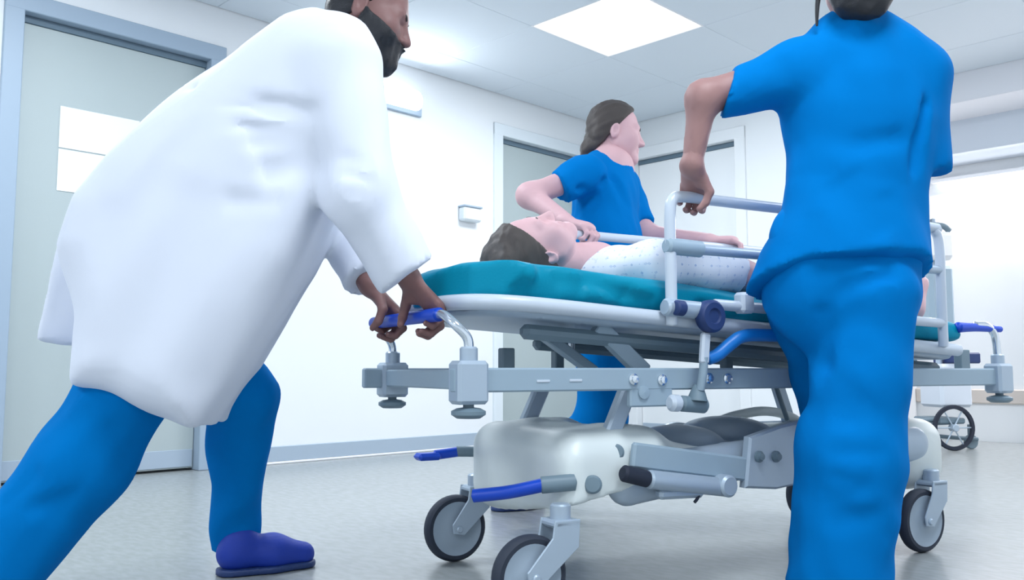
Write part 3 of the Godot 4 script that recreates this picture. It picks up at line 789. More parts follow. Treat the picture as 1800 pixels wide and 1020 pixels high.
func shoe(o: Node3D, at: Vector3, dir: Vector3, size: float, lift := 0.0) -> void:
	var d := Vector3(dir.x, 0, dir.z).normalized()
	var sd := Sdf.new(0.03)
	var y := Vector3(0, 0.01 + lift, 0)
	sd.cone(at + y + Vector3(0, 0.045, 0) - d * size * 0.25, at + y + Vector3(0, 0.040, 0) + d * size * 0.12, 0.042, 0.046, 0.03)
	sd.cone(at + y + Vector3(0, 0.038, 0) + d * size * 0.12, at + y + Vector3(0, 0.026, 0) + d * size * 0.42, 0.046, 0.034, 0.03)
	sd.cone(at + y + Vector3(0, 0.05, 0) - d * size * 0.22, at + y + Vector3(0, 0.085, 0) - d * size * 0.20, 0.042, 0.044, 0.03)
	sd.cut(at + Vector3(0, 0.018 + lift, 0), Vector3.DOWN)
	var s := part("shoe", sd.into(MB.new(), 0.007), M.shoe, o, true)
	var so := Sdf.new(0.02)
	so.cone(at + Vector3(0, 0.010 + lift, 0) - d * size * 0.25, at + Vector3(0, 0.010 + lift, 0) + d * size * 0.10, 0.045, 0.050, 0.02)
	so.cone(at + Vector3(0, 0.010 + lift, 0) + d * size * 0.10, at + Vector3(0, 0.010 + lift, 0) + d * size * 0.42, 0.050, 0.038, 0.02)
	so.cut(at + Vector3(0, 0.020 + lift, 0), Vector3.UP)
	so.cut(at + Vector3(0, 0.001 + lift, 0), Vector3.DOWN)
	part("sole", so.into(MB.new(), 0.007), M.navy, s, true)

# ---------------------------------------------------------------- woman on the far side
func nurse_far() -> void:
	var o := thing("person", "woman in blue scrubs with tied back brown hair beyond the stretcher", "person", Vector3(0.34, 0, -3.2))
	var zz := Vector3(0, 0, 1)
	var A := bed_dir(Vector3(1, 0, 0))
	var W := bed_dir(Vector3(0, 0, 1))
	var mb := MB.new()
	var bar := bed(-0.185, 0.983, -0.325)
	var h := Sdf.new(0.012)
	var e_near := Vector3(0.059, 1.147, -2.980)
	var wn := hand(h, bar, W * 0.75 + A * 0.45 - Vector3.UP * 0.3, Vector3.DOWN, A, 0.92, 1.1)
	wrist_end(h, wn, e_near, 0.95)
	h.into(mb, 0.004)
	h = Sdf.new(0.012)
	var bar2 := bed(0.44, 0.983, -0.325)
	var e_far := Vector3(0.498, 1.053, -3.240)
	var wf := hand(h, bar2, W * 0.35 + A * 0.9, Vector3.DOWN, A * 0.5 - W, 0.92, 0.8)
	wrist_end(h, wf, e_far, 0.95)
	h.into(mb, 0.004)
	var hc := Vector3(0.387, 1.423, -3.200)
	var fw := Vector3(0.96, -0.12, -0.02).normalized()
	var hx := Vector3.UP.cross(fw).normalized()
	var hb := Basis(hx, fw.cross(hx), fw)
	var b := Sdf.new(0.04)
	b.cone(hc + hb * Vector3(0, -0.05, -0.02), Vector3(0.359, 1.324, -3.200), 0.048, 0.056)
	b.chain([Vector3(0.363, 1.285, -3.200), Vector3(0.337, 1.069, -3.180), Vector3(0.331, 0.859, -3.180)], [0.09, 0.10, 0.11], 0.04, zz, 1.3)
	b.chain([Vector3(0.282, 1.249, -3.060), e_near], [0.045, 0.038])
	b.chain([e_near, wn], [0.040, 0.027])
	b.chain([Vector3(0.426, 1.250, -3.340), e_far], [0.045, 0.036])
	b.chain([e_far, wf], [0.036, 0.025])
	b.chain([Vector3(0.337, 0.813, -3.120), Vector3(0.321, 0.380, -3.120), Vector3(0.139, 0.204, -3.200)], [0.08, 0.055, 0.04])
	b.chain([Vector3(0.356, 0.824, -3.260), Vector3(0.343, 0.381, -3.300), Vector3(0.011, 0.076, -3.520)], [0.08, 0.055, 0.04])
	b.into(mb, 0.012)
	var hd := head_field(hc, hb, 0.94)
	hd.cone(hc + hb * Vector3(0, -0.05, -0.02), Vector3(0.359, 1.324, -3.200), 0.048, 0.056, 0.02)
	hd.into(mb, 0.0045)
	part("body", mb, M.skin_light, o, true)
	face_parts(o, hc, hb, 0.94)
	part("lips", MB.new().tube([hc + hb * Vector3(-0.019, -0.060, 0.082), hc + hb * Vector3(0, -0.0595, 0.0865), hc + hb * Vector3(0.019, -0.060, 0.082)], 0.0052, 8), M.lips, o, true)
	var hr := Sdf.new(0.02)
	hr.ell(hc + hb * Vector3(0, 0.036, -0.014), Vector3(0.078, 0.090, 0.100), hb)
	hr.ell(hc + hb * Vector3(0, -0.015, -0.058), Vector3(0.066, 0.075, 0.045), hb, 0.03)
	hr.cut(hc + hb * Vector3(0, 0.058, 0.030), hb * Vector3(0, -0.60, 0.80))
	hr.cone(Vector3(0.334, 1.414, -3.200), Vector3(0.287, 1.367, -3.200), 0.05, 0.028, 0.03)
	hr.cone(Vector3(0.287, 1.367, -3.200), Vector3(0.270, 1.332, -3.200), 0.028, 0.014, 0.03)
	hr.wrinkle(0.0045, 38.0, hb * Vector3(0, -0.45, -0.9), 7.0, 6)
	part("hair", hr.into(MB.new(), 0.006), M.hair_brown, o, true)
	# scrub top
	var t := Sdf.new(0.03)
	t.chain([Vector3(0.358, 1.259, -3.200), Vector3(0.348, 1.187, -3.190), Vector3(0.337, 1.006, -3.180)], [0.092, 0.116, 0.132], 0.03, zz, 1.3)
	t.sleeve(Vector3(0.337, 1.006, -3.180), Vector3(0.330, 0.766, -3.180), 0.132, 0.150, 0.03, zz, 1.2)
	t.cone(Vector3(0.325, 1.288, -3.160), Vector3(0.261, 1.234, -3.050), 0.055, 0.066, 0.04)
	t.sleeve(Vector3(0.261, 1.238, -3.050), Vector3(0.162, 1.181, -3.010), 0.070, 0.062, 0.03)
	t.cone(Vector3(0.372, 1.275, -3.250), Vector3(0.431, 1.250, -3.340), 0.055, 0.060, 0.04)
	t.sleeve(Vector3(0.431, 1.250, -3.340), Vector3(0.487, 1.086, -3.260), 0.064, 0.056, 0.03)
	t.carve(t.cone(Vector3(0.391, 1.375, -3.200), Vector3(0.424, 1.312, -3.180), 0.064, 0.045, 0.02))
	for g in [[Vector3(0.196, 1.185, -2.980), Vector3(0.345, 1.135, -3.000), 0.014, 0.016], [Vector3(0.206, 1.139, -2.980), Vector3(0.325, 1.083, -3.000), 0.014, 0.014], [Vector3(0.298, 1.244, -3.020), Vector3(0.370, 1.069, -3.000), 0.018, 0.015], [Vector3(0.333, 1.256, -3.040), Vector3(0.423, 1.096, -3.040), 0.015, 0.013], [Vector3(0.266, 1.095, -3.000), Vector3(0.284, 0.960, -3.000), 0.018, 0.014], [Vector3(0.381, 1.189, -3.050), Vector3(0.437, 1.029, -3.060), 0.014, -0.008], [Vector3(0.146, 1.198, -2.950), Vector3(0.194, 1.139, -2.950), 0.012, 0.008]]:
		t.fold(g[0], g[1], g[2], g[3])
	t.wrinkle(0.012, 8.0, Vector3(0.3, -1, 0), 2.0, 31)
	part("scrub_top", t.into(MB.new(), 0.009), M.scrubs, o, true)
	var tr := Sdf.new(0.04)
	tr.cone(Vector3(0.331, 0.859, -3.180), Vector3(0.330, 0.735, -3.180), 0.14, 0.14, 0.04, zz, 1.2)
	tr.cone(Vector3(0.330, 0.730, -3.100), Vector3(0.317, 0.380, -3.120), 0.112, 0.084)
	tr.sleeve(Vector3(0.317, 0.380, -3.120), Vector3(0.153, 0.208, -3.200), 0.084, 0.070)
	tr.cone(Vector3(0.368, 0.740, -3.260), Vector3(0.343, 0.381, -3.300), 0.11, 0.080)
	tr.sleeve(Vector3(0.343, 0.381, -3.300), Vector3(0.033, 0.101, -3.500), 0.078, 0.070)
	part("trousers", tr.into(MB.new(), 0.012), M.scrubs, o, true)
	shoe(o, Vector3(0.011, 0.024, -3.530) * Vector3(1, 0, 1), A, 0.23)
	shoe(o, Vector3(0.139, 0.083, -3.200) * Vector3(1, 0, 1), A, 0.23, 0.13)

# ---------------------------------------------------------------- woman seen from behind, right
func nurse_near() -> void:
	var o := thing("person", "woman with dark hair in blue scrubs seen from behind, gripping the near side rail", "person", Vector3(0.82, 0, -2.15))
	var zz := Vector3(0, 0, 1)
	var A := bed_dir(Vector3(1, 0, 0))
	var W := bed_dir(Vector3(0, 0, 1))
	var mb := MB.new()
	var h := Sdf.new(0.012)
	var e_l := Vector3(0.468, 1.214, -2.100)
	var wl := hand(h, bed(-0.295, 0.985, 0.325), -W * 0.55 - Vector3.UP * 0.35 + A * 0.55, -Vector3.UP - W * 0.3, A, 0.98)
	wrist_end(h, wl, e_l, 1.0)
	h.into(mb, 0.004)
	var hc := Vector3(0.855, 1.532, -2.100)
	var fw := Vector3(0.22, -0.12, -0.97).normalized()
	var hx := Vector3.UP.cross(fw).normalized()
	var hb := Basis(hx, fw.cross(hx), fw)
	var b := Sdf.new(0.05)
	b.cone(hc + hb * Vector3(0, -0.05, -0.02), Vector3(0.866, 1.387, -2.130), 0.050, 0.060)
	b.chain([Vector3(0.873, 1.306, -2.150), Vector3(0.865, 1.160, -2.150), Vector3(0.848, 1.001, -2.150), Vector3(0.825, 0.801, -2.150)], [0.13, 0.15, 0.125, 0.15], 0.05, zz, 0.6)
	b.chain([Vector3(0.712, 1.295, -2.140), e_l], [0.05, 0.040])
	b.chain([e_l, wl], [0.038, 0.025], 0.03)
	b.chain([Vector3(1.038, 1.295, -2.160), Vector3(1.050, 1.116, -2.220)], [0.05, 0.036])
	b.chain([Vector3(1.050, 1.116, -2.220), Vector3(1.076, 1.098, -2.420)], [0.036, 0.028])
	b.cone(Vector3(1.076, 1.098, -2.420), Vector3(1.086, 1.091, -2.500), 0.028, 0.024)
	b.chain([Vector3(0.871, 0.758, -2.140), Vector3(0.816, 0.401, -2.120), Vector3(0.777, 0.025, -2.140)], [0.09, 0.06, 0.042])
	b.chain([Vector3(0.741, 0.742, -2.200), Vector3(0.870, 0.442, -2.400), Vector3(1.000, 0.135, -2.620)], [0.09, 0.06, 0.042])
	b.into(mb, 0.013)
	var hd := head_field(hc, hb, 0.96)
	hd.cone(hc + hb * Vector3(0, -0.05, -0.02), Vector3(0.866, 1.387, -2.130), 0.050, 0.060, 0.02)
	hd.into(mb, 0.006)
	part("body", mb, M.skin_mid, o, true)
	face_parts(o, hc, hb, 0.96)
	var hr := Sdf.new(0.02)
	hr.ell(hc + hb * Vector3(0, 0.036, -0.016), Vector3(0.084, 0.094, 0.104), hb)
	hr.ell(hc + hb * Vector3(0, -0.055, -0.055), Vector3(0.080, 0.082, 0.055), hb, 0.03)
	hr.ell(hc + hb * Vector3(0, -0.11, -0.06), Vector3(0.066, 0.05, 0.04), hb, 0.03)
	hr.cut(hc + hb * Vector3(0, 0.058, 0.030), hb * Vector3(0, -0.28, 0.96))
	hr.wrinkle(0.0045, 38.0, hb * Vector3(0, -0.45, -0.9), 7.0, 6)
	part("hair", hr.into(MB.new(), 0.007), M.hair_black, o, true)
	part("hair_strand", MB.new().tube([Vector3(0.758, 1.497, -2.080), Vector3(0.745, 1.435, -2.070), Vector3(0.742, 1.384, -2.070)], 0.008, 8, 6, 0.003), M.hair_black, o, true)
	# scrub top
	var t := Sdf.new(0.04)
	t.chain([Vector3(0.876, 1.294, -2.150), Vector3(0.872, 1.174, -2.150), Vector3(0.850, 1.001, -2.150)], [0.165, 0.192, 0.160], 0.03, zz, 0.62)
	t.sleeve(Vector3(0.850, 1.001, -2.150), Vector3(0.824, 0.777, -2.150), 0.160, 0.222, 0.04, zz, 0.72, Vector3(0.06, -1.0, 0.35), 0.03)
	t.chain([Vector3(0.866, 1.384, -2.130), Vector3(0.876, 1.291, -2.150)], [0.070, 0.13], 0.05, zz, 0.7)
	t.cone(Vector3(0.825, 1.350, -2.130), Vector3(0.712, 1.291, -2.140), 0.055, 0.072, 0.05)
	t.sleeve(Vector3(0.712, 1.291, -2.140), Vector3(0.524, 1.223, -2.110), 0.080, 0.060, 0.03, Vector3.ZERO, 1.0, Vector3(-1, 0.28, 0), 0.03)
	t.cone(Vector3(0.910, 1.350, -2.130), Vector3(1.035, 1.292, -2.160), 0.055, 0.068, 0.05)
	t.sleeve(Vector3(1.035, 1.292, -2.160), Vector3(1.054, 1.051, -2.180), 0.070, 0.052, 0.03, Vector3.ZERO, 1.0, Vector3(0, -1, 0), 0.03)
	t.chain([Vector3(0.801, 1.386, -2.100), Vector3(0.834, 1.385, -2.060), Vector3(0.906, 1.386, -2.100)], [0.022, 0.024, 0.022], 0.03)
	for g in [[Vector3(0.654, 1.306, -2.050), Vector3(0.670, 1.201, -2.050), 0.012, 0.010], [Vector3(0.637, 1.299, -2.050), Vector3(0.646, 1.215, -2.050), 0.010, 0.008], [Vector3(0.725, 1.101, -2.030), Vector3(0.828, 1.079, -2.020), 0.022, 0.012], [Vector3(0.808, 1.079, -2.020), Vector3(0.944, 1.101, -2.040), 0.024, 0.014], [Vector3(0.668, 0.976, -2.030), Vector3(0.637, 0.841, -2.030), 0.022, -0.012], [Vector3(0.703, 0.933, -2.020), Vector3(0.653, 0.810, -2.000), 0.03, 0.012], [Vector3(0.992, 1.207, -2.070), Vector3(0.958, 1.009, -2.060), 0.014, 0.030], [Vector3(0.772, 1.014, -2.020), Vector3(0.864, 0.850, -2.000), 0.05, 0.010], [Vector3(0.877, 0.973, -2.020), Vector3(0.914, 0.810, -2.000), 0.03, 0.010], [Vector3(0.545, 1.229, -2.050), Vector3(0.584, 1.166, -2.050), 0.012, 0.006]]:
		t.fold(g[0], g[1], g[2], g[3])
	t.wrinkle(0.014, 5.0, Vector3(0.4, -1, 0), 2.0, 41)
	part("scrub_top", t.into(MB.new(), 0.010), M.scrubs, o, true)
	# trousers
	var tr := Sdf.new(0.04)
	tr.cone(Vector3(0.820, 0.844, -2.150), Vector3(0.817, 0.752, -2.150), 0.180, 0.185, 0.04, zz, 0.68)
	tr.cone(Vector3(0.733, 0.742, -2.200), Vector3(0.837, 0.535, -2.360), 0.096, 0.083, 0.03)
	tr.sleeve(Vector3(0.837, 0.535, -2.360), Vector3(0.992, 0.138, -2.600), 0.085, 0.075)
	tr.cone(Vector3(0.866, 0.729, -2.130), Vector3(0.837, 0.550, -2.120), 0.125, 0.104, 0.015)
	tr.cone(Vector3(0.837, 0.550, -2.120), Vector3(0.805, 0.348, -2.110), 0.104, 0.115, 0.05)
	tr.sleeve(Vector3(0.805, 0.348, -2.110), Vector3(0.768, 0.030, -2.120), 0.115, 0.118, 0.05)
	for g in [[Vector3(0.716, 0.694, -2.020), Vector3(0.785, 0.746, -2.010), 0.018, 0.026], [Vector3(0.772, 0.742, -2.010), Vector3(0.889, 0.770, -2.020), 0.016, 0.018], [Vector3(0.725, 0.708, -2.040), Vector3(0.733, 0.537, -2.080), 0.020, 0.034], [Vector3(0.704, 0.787, -2.030), Vector3(0.720, 0.694, -2.030), 0.018, 0.018], [Vector3(0.666, 0.371, -2.000), Vector3(0.845, 0.359, -2.000), 0.022, 0.010], [Vector3(0.652, 0.321, -2.000), Vector3(0.804, 0.296, -2.000), 0.018, 0.008], [Vector3(0.657, 0.198, -1.990), Vector3(0.836, 0.235, -1.990), 0.025, 0.012], [Vector3(0.684, 0.260, -1.990), Vector3(0.812, 0.285, -1.990), 0.018, 0.008], [Vector3(0.751, 0.614, -2.000), Vector3(0.770, 0.409, -2.000), 0.04, 0.008]]:
		tr.fold(g[0], g[1], g[2], g[3])
	tr.wrinkle(0.012, 6.0, Vector3(0.7, -0.7, 0), 2.0, 51)
	part("trousers", tr.into(MB.new(), 0.011), M.scrubs, o, true)
	shoe(o, Vector3(0.766, -0.035, -2.120) * Vector3(1, 0, 1) , Vector3(0.25, 0, -1), 0.24)
	shoe(o, Vector3(1.007, 0.086, -2.620) * Vector3(1, 0, 1), Vector3(0.25, 0, -1), 0.24)

# ---------------------------------------------------------------- equipment trolley, far right
func trolley() -> void:
	var at := Vector3(2.988, 0.075, -6.200) * Vector3(1, 0, 1)
	var o := thing("equipment_trolley", "grey medical equipment trolley on wheels at the far right behind the stretcher", "trolley", at, 8.0)
	var f := MB.new()
	f.tube([Vector3(0.02, 0.30, 0), Vector3(0.02, 1.62, 0)], 0.022, 14)
	part("column", f, M.steel, o)
	f = MB.new()
	f.tube([Vector3(-0.42, 0.21, 0.12), Vector3(0.1, 0.20, 0.12)], 0.012, 10)
	f.tube([Vector3(-0.42, 0.17, 0.12), Vector3(0.1, 0.19, 0.12)], 0.012, 10)
	f.tube([Vector3(-0.1, 0.09, -0.15), Vector3(0.22, 0.07, 0.1)], 0.014, 10)
	f.box(Vector3(0.0, 0.2, 0), Vector3(0.2, 0.04, 0.3), 0.01)
	part("base_frame", f, M.grey_dark, o)
	var wh := MB.new()
	wh.lathe(Vector3(0, 0.155, 0.16), Vector3(0, 0, 1), [Vector2(0.128, -0.012), Vector2(0.15, -0.012), Vector2(0.155, -0.005), Vector2(0.155, 0.005), Vector2(0.15, 0.012), Vector2(0.128, 0.012), Vector2(0.128, -0.012)], 36)
	var wheel := part("wheel", wh, M.rubber, o)
	wh = MB.new()
	for k in 6:
		var a := TAU * k / 6.0
		wh.tube([Vector3(0, 0.155, 0.16), Vector3(cos(a) * 0.13, 0.155 + sin(a) * 0.13, 0.16)], 0.005, 8)
	wh.cyl(Vector3(0, 0.155, 0.13), Vector3(0, 0.155, 0.19), 0.025, 0.005)
	part("spokes", wh, M.steel, wheel)
	for x in [-0.38, 0.2]:
		var c := MB.new()
		c.lathe(Vector3(x, 0.05, 0.05), Vector3(0, 0, 1), [Vector2(0, -0.014), Vector2(0.044, -0.014), Vector2(0.05, -0.008), Vector2(0.05, 0.008), Vector2(0.044, 0.014), Vector2(0, 0.014)], 20)
		c.box(Vector3(x, 0.11, 0.05), Vector3(0.02, 0.12, 0.045), 0.004)
		part("small_castor", c, M.grey_dark, o)
	part("lower_case", MB.new().box(Vector3(0.06, 0.44, 0), Vector3(0.24, 0.30, 0.26), 0.02), M.beam_dark, o)
	part("dark_drawer", MB.new().box(Vector3(0.14, 0.63, 0.02), Vector3(0.18, 0.075, 0.28), 0.01), M.navy, o)
	part("upper_case", MB.new().box(Vector3(0.02, 1.06, 0), Vector3(0.19, 0.44, 0.16), 0.025), M.grey_paint, o)
	part("pump", MB.new().box(Vector3(0.02, 1.42, 0.02), Vector3(0.20, 0.20, 0.16), 0.03), M.white_trim, o)
	part("top_handle", MB.new().tube([Vector3(-0.11, 1.53, 0.05), Vector3(-0.06, 1.565, 0.05), Vector3(0.06, 1.565, 0.05), Vector3(0.11, 1.53, 0.05)], 0.022, 12), M.grey_dark, o)
	part("top_knob", MB.new().lathe(Vector3(-0.07, 1.60, 0.0), Vector3.UP, [Vector2(0, 0), Vector2(0.03, 0.0), Vector2(0.045, 0.02), Vector2(0.045, 0.09), Vector2(0.03, 0.11), Vector2(0, 0.115)], 20), M.rubber, o)

# ---------------------------------------------------------------- mesh builder for hard shapes
class MB:
	var v := PackedVector3Array()
	var n := PackedVector3Array()
	var ix := PackedInt32Array()

	func tri(a: Vector3, b: Vector3, c: Vector3, na: Vector3, nb: Vector3, nc: Vector3) -> void:
		var s := v.size()
		v.append(a); v.append(b); v.append(c)
		n.append(na); n.append(nb); n.append(nc)
		if (b - a).cross(c - a).dot(na + nb + nc) > 0.0:
			ix.append(s); ix.append(s + 2); ix.append(s + 1)
		else:
			ix.append(s); ix.append(s + 1); ix.append(s + 2)

	func flat(a: Vector3, b: Vector3, c: Vector3, inside: Vector3) -> void:
		var m := (b - a).cross(c - a)
		if m.length_squared() < 1e-16:
			return
		m = m.normalized()
		if m.dot((a + b + c) / 3.0 - inside) < 0.0:
			m = -m
		tri(a, b, c, m, m, m)

	func quad(a: Vector3, b: Vector3, c: Vector3, d: Vector3, inside: Vector3) -> void:
		flat(a, b, c, inside)
		flat(a, c, d, inside)

	# chamfered box
	func box(c: Vector3, size: Vector3, bevel := 0.004, bas := Basis()) -> MB:
		var h := size * 0.5
		var e := minf(bevel, minf(h.x, minf(h.y, h.z)) * 0.9)
		var p := {}
		for sx in [-1, 1]:
			for sy in [-1, 1]:
				for sz in [-1, 1]:
					var s := Vector3(sx, sy, sz)
					for ax in 3:
						var q := s * (h - Vector3.ONE * e)
						q[ax] = s[ax] * h[ax]
						p[[sx, sy, sz, ax]] = c + bas * q
		for ax in 3:
			var b1 := (ax + 1) % 3
			var b2 := (ax + 2) % 3
			for s in [-1, 1]:
				var k := []
				for t in [[-1, -1], [1, -1], [1, 1], [-1, 1]]:
					var key := [0, 0, 0, ax]
					key[ax] = s; key[b1] = t[0]; key[b2] = t[1]
					k.append(p[key])
				quad(k[0], k[1], k[2], k[3], c)
			# edges along ax
			for t in [[-1, -1], [1, -1], [1, 1], [-1, 1]]:
				var k0 := [0, 0, 0, b1]; var k1 := [0, 0, 0, b2]; var k2 := [0, 0, 0, b2]; var k3 := [0, 0, 0, b1]
				for k in [k0, k1, k2, k3]:
					k[b1] = t[0]; k[b2] = t[1]
				k0[ax] = -1; k1[ax] = -1; k2[ax] = 1; k3[ax] = 1
				quad(p[k0], p[k1], p[k2], p[k3], c)
		for sx in [-1, 1]:
			for sy in [-1, 1]:
				for sz in [-1, 1]:
					flat(p[[sx, sy, sz, 0]], p[[sx, sy, sz, 1]], p[[sx, sy, sz, 2]], c)
		return self

	# bar of rectangular section from a to b; w across (horizontal-ish), h the other way
	func bar(a: Vector3, b: Vector3, w: float, h: float, bevel := 0.003, side := Vector3.ZERO) -> MB:
		var x := (b - a).normalized()
		var z := side
		if z == Vector3.ZERO:
			z = x.cross(Vector3.UP)
			if z.length() < 0.05:
				z = Vector3(0, 0, 1)
		z = (z - x * z.dot(x)).normalized()
		return box((a + b) * 0.5, Vector3((b - a).length(), h, w), bevel, Basis(x, z.cross(x), z))

	# lathe: profile points (radius, height) turned about axis "up" from origin
	func lathe(o: Vector3, up: Vector3, prof: Array, sides := 28) -> MB:
		var y := up.normalized()
		var x := y.cross(Vector3(0.31, 0.2, 0.93)).normalized()
		var z := x.cross(y)
		for i in prof.size() - 1:
			var p0: Vector2 = prof[i]
			var p1: Vector2 = prof[i + 1]
			var t := (p1 - p0)
			if t.length() < 1e-6:
				continue
			var seg := Vector2(t.y, -t.x).normalized()   # outward (r, h) when the profile climbs
			var n0 := seg
			var n1 := seg
			if i > 0:
				var tp: Vector2 = (p0 - prof[i - 1])
				var np := Vector2(tp.y, -tp.x).normalized()
				if np.dot(seg) > 0.72: n0 = (np + seg).normalized()
			if i + 2 < prof.size():
				var tn: Vector2 = (prof[i + 2] - p1)
				var nn := Vector2(tn.y, -tn.x).normalized()
				if nn.dot(seg) > 0.72: n1 = (nn + seg).normalized()
			for k in sides:
				var a0 := TAU * k / sides
				var a1 := TAU * (k + 1) / sides
				var d0 := x * cos(a0) + z * sin(a0)
				var d1 := x * cos(a1) + z * sin(a1)
				var A := o + d0 * p0.x + y * p0.y
				var B := o + d1 * p0.x + y * p0.y
				var C := o + d1 * p1.x + y * p1.y
				var D := o + d0 * p1.x + y * p1.y
				if p0.x > 1e-6:
					tri(A, B, C, d0 * n0.x + y * n0.y, d1 * n0.x + y * n0.y, d1 * n1.x + y * n1.y)
				if p1.x > 1e-6:
					tri(A, C, D, d0 * n0.x + y * n0.y, d1 * n1.x + y * n1.y, d0 * n1.x + y * n1.y)
		return self

	func cyl(a: Vector3, b: Vector3, r: float, bevel := 0.003, sides := 24) -> MB:
		var L := (b - a).length()
		return lathe(a, b - a, [Vector2(0, 0), Vector2(r - bevel, 0), Vector2(r, bevel), Vector2(r, L - bevel), Vector2(r - bevel, L), Vector2(0, L)], sides)

	# round tube along points smoothed by Catmull-Rom
	func tube(pts: Array, r: float, sides := 14, steps := 6, r_end := -1.0) -> MB:
		var path := PackedVector3Array()
		for i in pts.size() - 1:
			var p0: Vector3 = pts[maxi(i - 1, 0)]
			var p1: Vector3 = pts[i]
			var p2: Vector3 = pts[i + 1]
			var p3: Vector3 = pts[mini(i + 2, pts.size() - 1)]
			var st := steps if pts.size() > 2 else 1
			for k in st:
				path.append(p1.cubic_interpolate(p2, p0, p3, float(k) / st))
		path.append(pts[-1])
		var up := (path[1] - path[0]).normalized().cross(Vector3(0.13, 0.9, 0.41)).normalized()
		var prev := []
		var m := path.size()
		for i in m:
			var t := (path[mini(i + 1, m - 1)] - path[maxi(i - 1, 0)]).normalized()
			up = (up - t * up.dot(t)).normalized()
			var bi := t.cross(up)
			var rr := r if r_end < 0.0 else lerpf(r, r_end, float(i) / (m - 1))
			var ring := []
			for k in sides + 1:
				var a := TAU * k / sides
				var d := up * cos(a) + bi * sin(a)
				ring.append([path[i] + d * rr, d])
			if i > 0:
				for k in sides:
					tri(prev[k][0], ring[k][0], ring[k + 1][0], prev[k][1], ring[k][1], ring[k + 1][1])
					tri(prev[k][0], ring[k + 1][0], prev[k + 1][0], prev[k][1], ring[k + 1][1], prev[k + 1][1])
			if i == 0 or i == m - 1:
				var tip := path[i] + t * (-0.35 if i == 0 else 0.35) * rr
				for k in sides:
					tri(ring[k][0], ring[k + 1][0], tip, ring[k][1], ring[k + 1][1], t * (-1.0 if i == 0 else 1.0))
			prev = ring
		return self

	# polygon (x, y) in the frame xf, extruded along its z from -d/2 to d/2 with a chamfer
	func prism(poly: PackedVector2Array, d: float, xf: Transform3D, bevel := 0.003) -> MB:
		if Geometry2D.is_polygon_clockwise(poly):
			poly = poly.duplicate(); poly.reverse()
		var m := poly.size()
		var inner := PackedVector2Array()
		for i in m:
			var a := (poly[i] - poly[(i + m - 1) % m]).normalized()
			var b := (poly[(i + 1) % m] - poly[i]).normalized()
			var na := Vector2(a.y, -a.x); var nb := Vector2(b.y, -b.x)
			var bis := (na + nb).normalized()
			inner.append(poly[i] - bis * bevel / maxf(0.4, bis.dot(na)))
		var tris := Geometry2D.triangulate_polygon(inner)
		for s in [-1.0, 1.0]:
			var nz: Vector3 = xf.basis.z * s
			for i in range(0, tris.size(), 3):
				var q := []
				for k in 3:
					var w := inner[tris[i + k]]
					q.append(xf * Vector3(w.x, w.y, s * d * 0.5))
				tri(q[0], q[1], q[2], nz, nz, nz)
		for i in m:
			var j := (i + 1) % m
			var e := (poly[j] - poly[i]).normalized()
			var o2 := Vector2(e.y, -e.x)
			var nn := xf.basis * Vector3(o2.x, o2.y, 0)
			var z0 := d * 0.5 - bevel
			var A := xf * Vector3(poly[i].x, poly[i].y, -z0); var B := xf * Vector3(poly[j].x, poly[j].y, -z0)
			var C := xf * Vector3(poly[j].x, poly[j].y, z0); var D := xf * Vector3(poly[i].x, poly[i].y, z0)
			tri(A, B, C, nn, nn, nn); tri(A, C, D, nn, nn, nn)
			for s in [-1.0, 1.0]:
				var ns: Vector3 = (nn + xf.basis.z * s).normalized()
				var E := xf * Vector3(inner[i].x, inner[i].y, s * d * 0.5); var F := xf * Vector3(inner[j].x, inner[j].y, s * d * 0.5)
				var G := C if s > 0 else B
				var H := D if s > 0 else A
				tri(E, F, G, ns, ns, ns); tri(E, G, H, ns, ns, ns)
		return self

	func mesh(xf := Transform3D()) -> ArrayMesh:
		var vv := xf * v
		var nn := Transform3D(xf.basis, Vector3.ZERO) * n
		var arr := []
		arr.resize(Mesh.ARRAY_MAX)
		arr[Mesh.ARRAY_VERTEX] = vv
		arr[Mesh.ARRAY_NORMAL] = nn
		arr[Mesh.ARRAY_INDEX] = ix
		var m := ArrayMesh.new()
		m.add_surface_from_arrays(Mesh.PRIMITIVE_TRIANGLES, arr)
		return m

